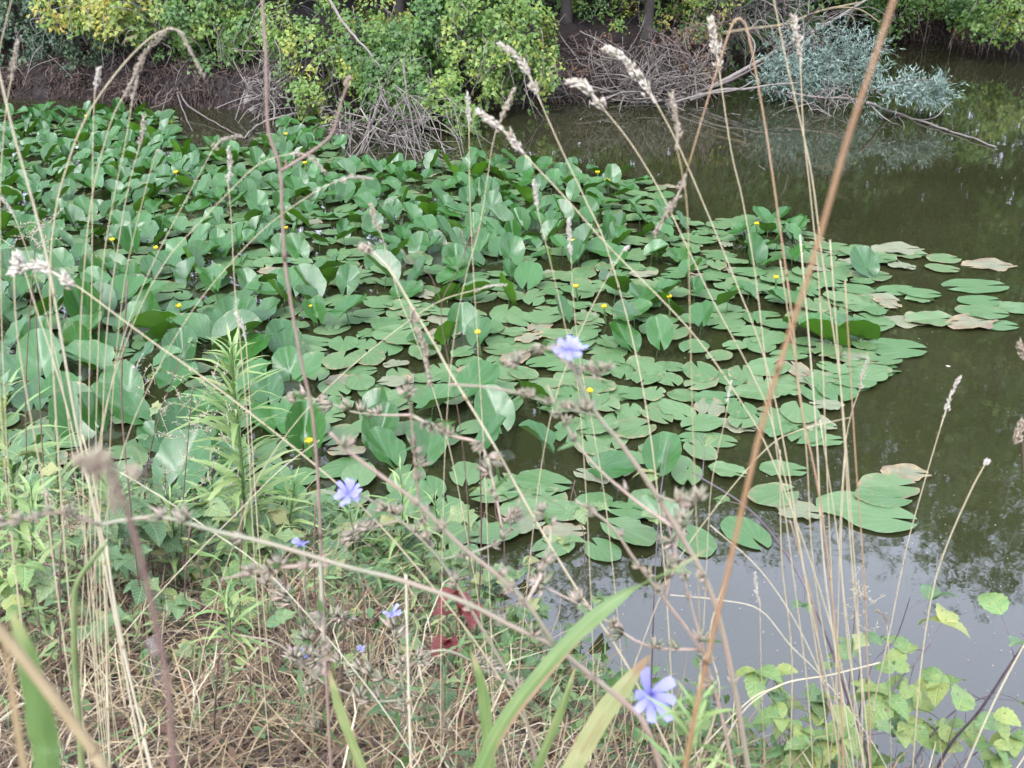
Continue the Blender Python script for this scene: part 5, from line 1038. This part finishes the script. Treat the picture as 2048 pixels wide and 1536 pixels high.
chicory('spent chicory with bare seed cups at bottom right of centre', 1.1, [([(1470, 1560), (1440, 1420), (1400, 1300), (1330, 1200), (1270, 1120), (1220, 1050), (1150, 1000)], 8), ([(1400, 1300), (1290, 1290), (1180, 1220), (1060, 1160)], 5.5), ([(1330, 1200), (1350, 1100), (1370, 1030)], 6), ([(1430, 1400), (1380, 1200), (1320, 1000)], 5)], [], 9, .8)

# ------------------------------------------------------------------ leafy weeds
def lance_mesh(seed, wide=.1, bend=.25, mat='fleabane', tint=.5, teeth=0):
    r = random.Random(seed); n = 8; pts = [Vector((r.uniform(-.02, .02), i / (n - 1), bend * .35 * math.sin(i / (n - 1) * 2.2) - bend * (i / (n - 1)) ** 2)) for i in range(n)]
    ws = [wide * (math.sin(math.pi * (.06 + .94 * (i / (n - 1))) ** .8) * (1 + (teeth if i % 2 else -teeth))) + .004 for i in range(n)]
    mb = MB(); strip(mb, pts, ws, Vector((1, 0, 0)), .3, [min(1, tint + .25 * i / n) for i in range(n) for _ in range(3)]); return mb.mesh('leaf', M[mat])
LANCE = [lance_mesh(i, .034 + .012 * (i % 3), [.15, .35, .5, .25][i % 4], tint=.45 + .08 * (i % 4)) for i in range(8)]
def fleabane(label, Y, px, n, size_px, wpx=7, cone=.0, name='fleabane_plant', group='fleabane on the near bank', elev=(-.1, .9)):
    w = stalk_world(px, Y); t = thing(name, w[-1], label, 'plant', group); sp = smooth_path(w, 6); k = mpp(w[0]) * wpx * .5
    mb = MB(); tube(mb, sp, k * .5, k, 6, .55); mb.build('stem', M['weed'], t)
    top = len(sp) - 1
    for i in range(n):
        q = (i / n) ** .85; a = i * 2.4; idx = q * top * .85; j = int(idx); p = sp[j].lerp(sp[min(j + 1, top)], idx - j)
        el = elev[1] * (1 - q) + elev[0] * q + rng.uniform(-.2, .2); s = size_px * mpp(p) * (.5 + .7 * min(1, q * 3)) * rng.uniform(.75, 1.2)
        R = Matrix.Rotation(a + rng.uniform(-.4, .4), 4, 'Z') @ Matrix.Rotation(el, 4, 'X') @ Matrix.Rotation(rng.uniform(-.4, .4), 4, 'Y')
        place('leaf', rng.choice(LANCE), t, p - t.location, R.to_euler(), s)
    return t
fleabane('tall narrow leaved green weed left of the near yellow flower', 3.15, [(462, 690), (470, 800), (485, 950), (488, 1100), (486, 1200)], 170, 104, 9)
fleabane('narrow leaved green weed at the left edge', 2.7, [(2, 770), (10, 850), (25, 960), (40, 1080)], 90, 105, 8)
fleabane('narrow leaved weed behind the left pale straws', 2.9, [(110, 860), (115, 950), (120, 1060)], 38, 80, 6)
fleabane('small narrow leaved weed near the left chicory flower', 3.2, [(800, 940), (805, 1010), (800, 1110)], 40, 70, 5)
fleabane('narrow leaved weed right of the tall one at its foot', 3.2, [(590, 960), (580, 1040), (560, 1150)], 40, 75, 6)
fleabane('narrow leaved weed left below the tall one', 2.9, [(340, 1000), (350, 1080), (360, 1180)], 36, 80, 6)
fleabane('blue green feathery weed blurred at bottom right of centre', .8, [(1395, 1395), (1388, 1450), (1375, 1540)], 46, 130, 8, elev=(.2, 1.0))
fleabane('pale green tuft low in the left weeds', 2.2, [(455, 1190), (460, 1250), (462, 1300)], 26, 75, 5)
fleabane('grey green tuft in the bottom left straw', 1.9, [(520, 1420), (518, 1450), (515, 1480)], 20, 55, 4)

def oval_mesh(seed, mat, tint, wide=.36, bend=.2, teeth=.06, lobes=0, curl=0.):
    r = random.Random(seed); n = 13; pts = [Vector((0, i / (n - 1), .1 * math.sin(3 * i / (n - 1)) - bend * (i / (n - 1)) ** 2)) for i in range(n)]
    ws = []
    for i in range(n):
        t = i / (n - 1); w = wide * (math.sin(math.pi * (t ** .75)) ** .8 if 0 < t < 1 else .02) * (1 + (teeth if i % 2 else -teeth))
        if lobes: w *= 1 + .35 * math.cos(2 * math.pi * (t * 2.0 - .15))
        ws.append(max(.01, w))
    mb = MB(); strip(mb, pts, ws, Vector((1, 0, 0)), .22 + curl, [tint + .15 * (k - 1) * r.uniform(-1, 1) + r.uniform(-.08, .08) for i in range(n) for k in range(3)]); return mb.mesh('leaf', M[mat])
BRB = [oval_mesh(i, 'bramble', .45 + .06 * (i % 4), .30 + .05 * (i % 3), [.1, .3, .2, .4][i % 4], .07, 0) for i in range(9)]
GRN = [oval_mesh(20 + i, 'broad_weed', .4 + .07 * i, .3 + .05 * (i % 3), [.1, .3, .2][i % 3], .05, i % 2) for i in range(6)]
RED = [oval_mesh(40 + i, 'red_leaf', .4 + .15 * i, .42, .5, .05, 0, .5) for i in range(3)]
BRN = [oval_mesh(50 + i, 'fol_brown', .5 + .12 * i, .3, .7, .1, 0, .6) for i in range(3)]
def vine(label, Y, px, n, size_px, meshes, wpx=4, name='bramble', cat='bramble', group='brambles on the near bank', spread=.5, mat='cane', foot=True, side=None, clump=3, ymul=1.0):
    Ys = Y if isinstance(Y, (list, tuple)) else [Y] * len(px)
    w = [P(u, v, y) for (u, v), y in zip(px, Ys)]
    if foot:
        p = w[-1].copy(); g = 0
        while p.z > gz(p.x, p.y) - .02 and g < 60:
            p = p + Vector((0, -.012, -.05)); g += 1
            if g % 4 == 0: w.append(p.copy())
        w.append(p.copy())
    t = thing(name, w[-1], label, cat, group); sp = smooth_path(w, 6); k = mpp(w[0]) * wpx * .5; mb = MB(); tube(mb, sp, k * .5, k, 6, .5); mb.build('cane', M[mat], t)
    vis = [i for i, p in enumerate(sp) if proj(p)[1] < 1620] or [0]
    for i in range(n):
        j = vis[int((i + rng.random()) / n * (len(vis) - 1))]; p = sp[j]; s0 = size_px * mpp(p) * rng.uniform(.65, 1.2)
        d = (rand_unit() + Vector((0, -.3, .35))).normalized(); q = p + d * s0 * rng.uniform(.5, 1.3) * spread * 2
        mb = MB(); tube(mb, smooth_path([p, p.lerp(q, .5) + Vector((0, 0, .1 * s0)), q], 3), k * .35, k * .2, 4, .6); mb.build('leaf_stalk', M[mat], t)
        az0 = math.atan2(-(q - p).x, (q - p).y)
        for c in range(clump):
            az = az0 + (c - (clump - 1) / 2) * 1.15 + rng.uniform(-.2, .2); sz = s0 * (1 if c == (clump - 1) // 2 else .8)
            R = Matrix.Rotation(az, 4, 'Z') @ Matrix.Rotation(rng.uniform(-.5, .5), 4, 'X') @ Matrix.Rotation(rng.uniform(-.5, .5), 4, 'Y')
            place('leaf', rng.choice(meshes), t, q - t.location, R.to_euler(), sz)
    return t
V = vine
V('yellow green bramble filling the bottom right below the reflection', [2.0, 1.95, 1.9, 1.8], [(1860, 1290), (1800, 1360), (1750, 1430), (1700, 1530)], 12, 64, BRB, 6)
V('bramble with yellow leaves at the right of the bottom edge', [2.05, 2.0, 1.9], [(1990, 1385), (1900, 1430), (1820, 1540)], 11, 66, BRB, 6)
V('bramble shoot along the left of the bottom right patch', [2.05, 2.0, 1.9], [(1510, 1360), (1560, 1420), (1600, 1530)], 9, 60, BRB, 5)
V('low bramble at the very bottom under the straw bundle', [1.9, 1.85, 1.8], [(1620, 1430), (1640, 1490), (1680, 1560)], 9, 60, BRB, 5)
V('bramble with brown leaf at the bottom right corner', [1.85, 1.8, 1.75], [(2040, 1450), (1960, 1500), (1900, 1560)], 10, 64, BRB, 5)
V('upright green shoot with pointed leaves before the sky reflection', [2.0, 2.0, 1.95, 1.9], [(1822, 1190), (1790, 1280), (1745, 1330), (1715, 1450)], 4, 56, GRN, 4, name='green_shoot', cat='plant', group='green shoots in the bramble', clump=2)
V('green shoot with notched leaves at the straw bundle', [1.95, 1.95, 1.9], [(1715, 1270), (1720, 1340), (1700, 1440)], 4, 54, GRN, 4, name='green_shoot', cat='plant', group='green shoots in the bramble', clump=2)
V('sprig of leaves left of the straw bundle low down', [2.0, 1.98, 1.92], [(1535, 1340), (1570, 1400), (1590, 1500)], 5, 56, GRN, 4, name='green_shoot', cat='plant', group='green shoots in the bramble', clump=3)
V('dark forked cane rising to the right edge', [1.7, 1.72, 1.75, 1.8, 1.8], [(2070, 1260), (2020, 1330), (1960, 1420), (1900, 1490), (1870, 1560)], 3, 66, BRB, 9, name='dark_bramble', cat='branch', group=None, clump=1)
V('toothed leaf pair entering at the right edge', [1.7, 1.7, 1.75], [(2040, 1265), (2075, 1300), (2090, 1400)], 2, 78, GRN, 4, name='green_shoot', cat='plant', group='green shoots in the bramble', clump=2)
V('purple grey cane leaning from the pads down to the straw bundle', [2.0, 1.95, 1.9, 1.8, 1.75, 1.7], [(1385, 945), (1500, 1020), (1580, 1120), (1640, 1240), (1690, 1380), (1740, 1540)], 5, 50, GRN, 7, name='purple_bramble', cat='branch', group=None, clump=2)
V('green leafy shoot before the lower pads left of the orange stem', [2.3, 2.25, 2.1, 2.0], [(1340, 880), (1330, 930), (1320, 1000), (1310, 1150)], 5, 42, GRN, 4, name='green_shoot', cat='plant', group='green shoots in the bramble', clump=2)
V('red leaved sprig at the water edge left of centre', [2.35, 2.32, 2.28], [(920, 1195), (912, 1260), (905, 1340)], 7, 44, RED, 4, name='red_leaved_sprig', cat='plant', group=None, clump=2, mat='brown_stem')
V('single red leaf sprig in the left weeds', [2.8, 2.75], [(482, 1190), (490, 1260)], 2, 66, RED, 3, name='red_leaved_sprig', cat='plant', group=None, clump=2, mat='brown_stem')
V('low red sprig in the straw at bottom centre', [2.0, 1.95], [(862, 1420), (868, 1480)], 4, 50, RED, 3, name='red_leaved_sprig', cat='plant', group=None, clump=1, mat='brown_stem')
for (u, v, y, n, sz, ms, lb) in [(470, 1060, 3.2, 8, 52, GRN, 'green leafy weed left of the tall narrow leaved weed foot'), (640, 1110, 3.3, 8, 56, GRN, 'green leafy weed at the water under the pale chicory flower'), (740, 1150, 3.2, 9, 52, GRN, 'green leafy weed beside the pads left of the red leaves'), (1000, 1180, 2.95, 8, 46, GRN, 'green leafy weed at the rippled water edge'),
        (400, 1160, 2.8, 8, 56, BRB, 'yellow green leafy weed in the left bank straw'), (560, 1190, 2.9, 8, 58, BRB, 'yellowish bramble below the violet chicory flower'), (260, 1120, 2.7, 9, 54, GRN, 'green leafy weed behind the pale green stem'), (700, 1270, 2.6, 8, 56, BRB, 'yellow green bramble left of the deep blue flower'),
        (130, 1010, 2.7, 8, 52, GRN, 'green weed at the left behind the blurred brown stalk'), (420, 1260, 2.4, 7, 50, BRB, 'sparse yellow leaves over the left straw'), (850, 1080, 3.3, 8, 46, GRN, 'small leaved green weed behind the chicory buds'), (560, 1030, 3.4, 7, 50, GRN, 'green weed in front of the nearest pads'),
        (330, 960, 3.2, 8, 48, GRN, 'green weed under the wispy dried panicle'), (1080, 1350, 2.4, 5, 44, GRN, 'small green weed between the reed blades'), (760, 1330, 2.3, 6, 46, GRN, 'fern like green weed right of the pink stem'), (60, 1130, 2.3, 6, 50, BRB, 'dull weed at the left edge above the corner leaf'), (960, 1090, 3.05, 7, 44, GRN, 'green weed among pads above the rippled water')]:
    V(lb, [y, y - .03, y - .08], [(u, v - 30), (u + rng.uniform(-15, 15), v + 10), (u + rng.uniform(-20, 20), v + 70)], n, sz, ms, 3.5, name='leafy_weed', cat='plant', group='low leafy weeds on the near bank', mat='brown_stem', clump=3, spread=.7)
for (u, v, y, n, sz, ms, lb) in [(30, 1060, 2.5, 9, 58, GRN, 'leafy weed at the left edge below the narrow leaved weed'), (200, 1040, 3.0, 9, 52, GRN, 'leafy weed behind the pale straws at left'), (300, 1070, 2.9, 10, 56, GRN, 'leafy weed behind the level chicory branch at left'), (380, 1100, 3.0, 9, 56, GRN, 'leafy weed between the chicory branch and the tall weed'),
        (540, 1120, 3.1, 10, 54, GRN, 'leafy weed at the foot of the tall narrow leaved weed'), (660, 1180, 3.0, 10, 54, GRN, 'leafy weed right of the pink stem at mid height'), (780, 1080, 3.4, 9, 48, GRN, 'leafy weed before the pads left of the chicory buds'), (900, 1130, 3.15, 9, 48, GRN, 'leafy weed above the red leaved sprig'), (480, 1240, 2.6, 9, 58, BRB, 'bramble with yellow leaves by the single red sprig'),
        (300, 1190, 2.5, 8, 56, GRN, 'leafy weed above the knotty stump'), (620, 1250, 2.6, 9, 56, GRN, 'leafy weed around the foot of the violet chicory'), (860, 1260, 2.75, 8, 50, GRN, 'leafy weed left of the red leaved sprig'), (180, 1190, 2.3, 7, 54, GRN, 'leafy weed beside the pale green stem'), (820, 1180, 3.0, 8, 48, GRN, 'leafy weed at the water left of the red sprig'), (1180, 1420, 2.1, 6, 46, GRN, 'leafy weed under the pale yellow blade'), (740, 1420, 2.0, 5, 44, BRB, 'small bramble near the cut pale straw'), (1000, 1010, 3.5, 8, 44, GRN, 'leafy shoot between pads and chicory buds'), (1150, 1000, 3.3, 7, 42, GRN, 'leafy shoot over the pads right of the chicory buds')]:
    V(lb, [y, y - .03, y - .08], [(u, v - 40), (u + rng.uniform(-15, 15), v + 10), (u + rng.uniform(-20, 20), v + 70)], n, sz, ms, 3.5, name='leafy_weed', cat='plant', group='low leafy weeds on the near bank', mat='brown_stem', clump=3, spread=.8)
for (u, v, y, n, sz, lb) in [(220, 960, 3.0, 46, 80, 'narrow leaved weed in front of the nearest lily leaves'), (60, 960, 2.4, 40, 90, 'narrow leaved weed at the left edge, lower one'), (420, 930, 3.3, 50, 76, 'narrow leaved weed just left of the tall one'), (700, 1020, 3.4, 36, 64, 'narrow leaved weed under the pale chicory flower'), (870, 1000, 3.4, 36, 60, 'narrow leaved weed behind the chicory buds'), (540, 1060, 3.0, 36, 76, 'narrow leaved weed in front of the tall one')]:
    fleabane(lb, y, [(u, v), (u + 6, v + 70), (u + 4, v + 150)], n, sz, 5)
for (u, v, y, n, sz, ms, lb) in [(1060, 1140, 2.85, 7, 40, GRN, 'small leafy shoot at the rippled water right of centre'), (950, 1270, 2.6, 6, 42, GRN, 'small leafy shoot right of the red leaves'), (560, 1340, 2.1, 6, 46, GRN, 'small leafy weed in the straw left of the pink stem foot'), (880, 1400, 2.0, 6, 42, GRN, 'small leafy weed in the bottom centre straw'), (330, 1270, 2.2, 6, 46, GRN, 'small leafy weed just above the knotty stump')]:
    V(lb, [y, y - .03, y - .08], [(u, v - 40), (u + rng.uniform(-15, 15), v + 10), (u + rng.uniform(-20, 20), v + 70)], n, sz, ms, 3.5, name='leafy_weed', cat='plant', group='low leafy weeds on the near bank', mat='brown_stem', clump=3, spread=.8)
V('three part leaves at the left edge before the lilies', [2.6, 2.6, 2.6], [(70, 600), (75, 700), (85, 900)], 7, 52, GRN, 4, name='leafy_weed', cat='plant', group='low leafy weeds on the near bank', mat='brown_stem')
V('small oval leaved sapling before the big left lily leaves', [3.0, 3.0, 3.0, 3.0], [(365, 700), (345, 760), (320, 830), (290, 960)], 9, 34, GRN, 4, name='leafy_weed', cat='plant', group='low leafy weeds on the near bank', mat='brown_stem', clump=3)
V('brown curled leaf stalk in the left weeds', [2.7, 2.65], [(420, 1170), (428, 1260)], 4, 46, BRN, 3, name='dead_weed', cat='plant', group=None, mat='brown_stem', clump=1)

# wispy panicle of tiny pale flowers
def panicle(label, u0, v0, Y, ru, rv, n):
    w = stalk_world([(u0, v0), (u0 - 10, v0 + 120), (u0 - 20, v0 + 250)], Y); t = thing('dry_panicle', w[-1], label, 'plant', 'wispy dried panicles'); mb = MB(); sp = smooth_path(w, 5); k = mpp(w[0]); tube(mb, sp, k, k * 2, 5, .5); mb.build('stem', M['brown_stem'], t)
    mb = MB(); ms = MB()
    for _ in range(n):
        a = P(u0 + rng.gauss(0, ru * .35), v0 + rng.uniform(-.1, 1) * rv, Y + rng.gauss(0, .04)); e = a + (rand_unit() + Vector((0, 0, .3))) * k * 38
        tube(mb, [a, a.lerp(e, .5) + rand_unit() * k * 4, e], k * .7, k * .5, 3, rng.uniform(.5, .9))
        for q in range(5):
            p = a.lerp(e, rng.uniform(.3, 1)); spikelet(ms, p, (rand_unit() + Vector((0, 0, .6))).normalized(), k * rng.uniform(6, 11), k * 1.1, rng.uniform(.3, .8))
    tag(mb.build('branchlets', M['straw'], t), kind='stuff'); tag(ms.build('seeds', M['seed'], t), kind='stuff')
panicle('wispy pale dried panicle left of the tall narrow leaved weed', 385, 770, 2.9, 150, 210, 70)
panicle('wispy dried panicle at the lower left behind the brown stalk', 130, 1010, 2.2, 90, 130, 26)
panicle('thin dried panicle at the left with tiny heads', 75, 440, 2.6, 60, 70, 18)
panicle('small white beaded sprig in front of the sky reflection', 1715, 1165, 1.95, 70, 90, 16)

# brown dead stems standing in the straw
for i, (u, v0, v1, Y, lb) in enumerate([(485, 1000, 1330, 2.4, 'dark dead stem under the tall narrow leaved weed'), (565, 1120, 1400, 2.3, 'dark dead stem left of the pink stem'), (630, 1000, 1340, 2.2, 'dark red stem touching the pink stem'), (725, 1180, 1480, 2.0, 'thin red brown stem left of the deep blue flower'), (380, 1050, 1300, 2.4, 'dark bare stem in the left weeds'), (440, 1290, 1536, 1.75, 'dark red leaning stem at bottom left'), (500, 1330, 1536, 1.8, 'short dark stem with curled dead leaves'), (960, 900, 1330, 2.5, 'orange brown upright stem beside the red leaves'), (690, 1230, 1520, 1.9, 'thin brown stem right of the pink stem foot'), (120, 1090, 1400, 1.8, 'dark stem left of the pale green stem'), (255, 560, 1050, 2.4, 'dark spotted dock stem among left straws'), (650, 1200, 1536, 1.8, 'brown stem behind the pink stem foot'), (600, 1150, 1500, 1.9, 'rust stem between the left blue flowers')]):
    S(lb, Y, [(u, v0), (u + rng.uniform(-12, 12), (v0 + v1) / 2), (u + rng.uniform(-14, 14), v1)], None, 5, mat='brown_stem', tint=rng.uniform(.25, .6), name='dead_weed', cat='plant', group='dead brown stems on the near bank', knots=False, heads=[[(u + rng.uniform(-6, 6), v0 + 60 * q), (u + rng.uniform(-14, 14), v0 + 60 * q - 22)] for q in range(2)] if i % 2 else None, hw=9, dens=.25, ht=.1)
# seed clusters at the right edge
S('brown berry like seed cluster cut by the right edge', 1.6, [(2045, 880), (2050, 960), (2060, 1100), (2075, 1300)], None, 4, mat='brown_stem', tint=.5, name='seed_cluster', cat='plant', knots=False, group=None, heads=[[(2030, 888), (2038, 862)], [(2040, 870), (2046, 846)], [(2046, 720), (2042, 688)]], hw=22, dens=.6, ht=.25)
# stump of dead wood in the straw
mb = MB(); c = [P(292, 1285, 2.15), P(312, 1300, 2.12), P(310, 1340, 2.08), P(335, 1375, 2.02)]; c.append(Vector((c[-1].x + .03, c[-1].y - .02, gz(c[-1].x, c[-1].y) - .02)))
tube(mb, [q + rand_unit() * .006 for q in smooth_path(c, 4)], .022, .028, 8, .3, rfun=lambda t: .016 + .014 * t + .006 * math.sin(t * 23)); tag(mb.build('dead_stump', M['deadwood']), 'knotty grey dead stump in the straw at left', 'stump')

# ------------------------------------------------------------------ dry thatch, green grass tufts (uncountable)
def carpet(name, label, n, mat, lrange, w, tintr, lie, zone, cat):
    mb = MB()
    for _ in range(n):
        for _k in range(20):
            x, y = rng.uniform(*zone[0]), rng.uniform(*zone[1])
            if y < shore(x) - .02 and rng.random() < .75 + 1.1 * nz(x, y, 3.3, 21): break
        else: continue
        z = gz(x, y); l = rng.uniform(*lrange); a = rng.uniform(0, 6.283); el = abs(rng.gauss(0, lie)); d = Vector((math.cos(a) * math.cos(el), math.sin(a) * math.cos(el), math.sin(el)))
        p = Vector((x, y, z + rng.uniform(0, .05))); cv = rand_unit() * l * .22; pts = [p + d * l * q + cv * math.sin(q * 2.6) - Vector((0, 0, .35 * l * q * q * math.sin(el))) for q in (0, .35, .7, 1)]
        wd = w * rng.uniform(.6, 1.4); side = d.cross(Vector((0, 0, 1))); side = side if side.length > .1 else Vector((1, 0, 0))
        tt = rng.uniform(*tintr) + .35 * nz(x, y, 2.6, 12); L = len(pts); T, _n = frames(pts); vs_, fs = [], []
        for i, q in enumerate(pts):
            s = side.normalized() * wd * (1 if i < 3 else .3); vs_ += [q - s, q + s]
        for i in range(3): b = i * 2; fs.append((b, b + 1, b + 3, b + 2))
        mb.add(vs_, fs, tt)
    return tag(mb.build(name, M[mat]), label, cat, kind='stuff')
carpet('dry_thatch', 'matted dry straw thatch covering the near bank', 19000, 'thatch', (.08, .30), .0016, (-.25, .95), .35, ((-2.6, 1.3), (.9, 4.0)), 'dry grass')
carpet('dead_leaf_litter', 'brown dead leaf scraps in the straw', 4500, 'fol_brown', (.03, .10), .006, (.1, .9), .5, ((-2.4, 1.2), (.9, 3.8)), 'leaf litter')
carpet('standing_dry_grass', 'fine standing dry grass on the near bank', 1500, 'thatch', (.18, .45), .0013, (.3, 1), 1.1, ((-2.6, 1.0), (1.2, 3.9)), 'dry grass')
carpet('green_grass', 'thin green grass coming up through the straw', 800, 'weed', (.10, .32), .0022, (.2, .8), 1.0, ((-2.6, 1.2), (1.2, 4.0)), 'grass')

# dense small leaved ground cover along the water's edge (uncountable)
Cs, Ns, Ss, Ts = [], [], [], []
for _ in range(1500):
    x = rng.uniform(-2.7, 1.25); s = shore(x); q = rng.random() ** 1.5
    y = s + .03 - q * min(1.9, s - .9)
    if y < 1.55 or (q > .4 and rng.random() < .75): continue
    g = max(0, gz(x, y)); h = rng.uniform(.02, .22) * (1.15 - q); tt = rng.uniform(.15, .75)
    for _k in range(rng.randint(4, 11)):
        p = Vector((x, y, g + h)) + Vector((rng.gauss(0, .04), rng.gauss(0, .04), rng.gauss(0, .03)))
        Cs.append(tuple(p)); Ns.append(tuple(rand_unit() * .8 + Vector((0, -.3, .8)))); Ss.append(rng.uniform(.018, .05)); Ts.append(min(1, max(0, tt + rng.uniform(-.12, .12))))
tag(leaf_cloud('ground_cover', M['weed'], None, np.array(Cs), np.array(Ns), np.array(Ss), np.array(Ts), 'oval'), 'low green ground cover between the weeds on the near bank', 'ground cover', kind='stuff')
Cs, Ns, Ss, Ts, Us = [], [], [], [], []
for _ in range(170):      # wispy lance leaved seedlings
    x = rng.uniform(-2.7, 1.0); s = shore(x); q = rng.random() ** 1.3; y = s - q * min(1.8, s - .9)
    if y < 1.5: continue
    g = max(0, gz(x, y)); hh = rng.uniform(.08, .3); tt = rng.uniform(.2, .8)
    for k in range(14):
        a = k * 2.4; z = hh * (k + 2) / 15; d = Vector((math.cos(a), math.sin(a), rng.uniform(.1, .9)))
        Cs.append((x + .01 * math.sin(k), y, g + z)); Us.append(tuple(d)); Ns.append(tuple(Vector((0, 0, 1)) + rand_unit() * .4)); Ss.append(rng.uniform(.04, .08)); Ts.append(min(1, max(0, tt + rng.uniform(-.15, .15))))
tag(leaf_cloud('weed_seedlings', M['weed'], None, np.array(Cs), np.array(Ns), np.array(Ss), np.array(Ts), 'lance', np.array(Us)), 'fine narrow leaved seedlings crowding the near bank', 'ground cover', kind='stuff')
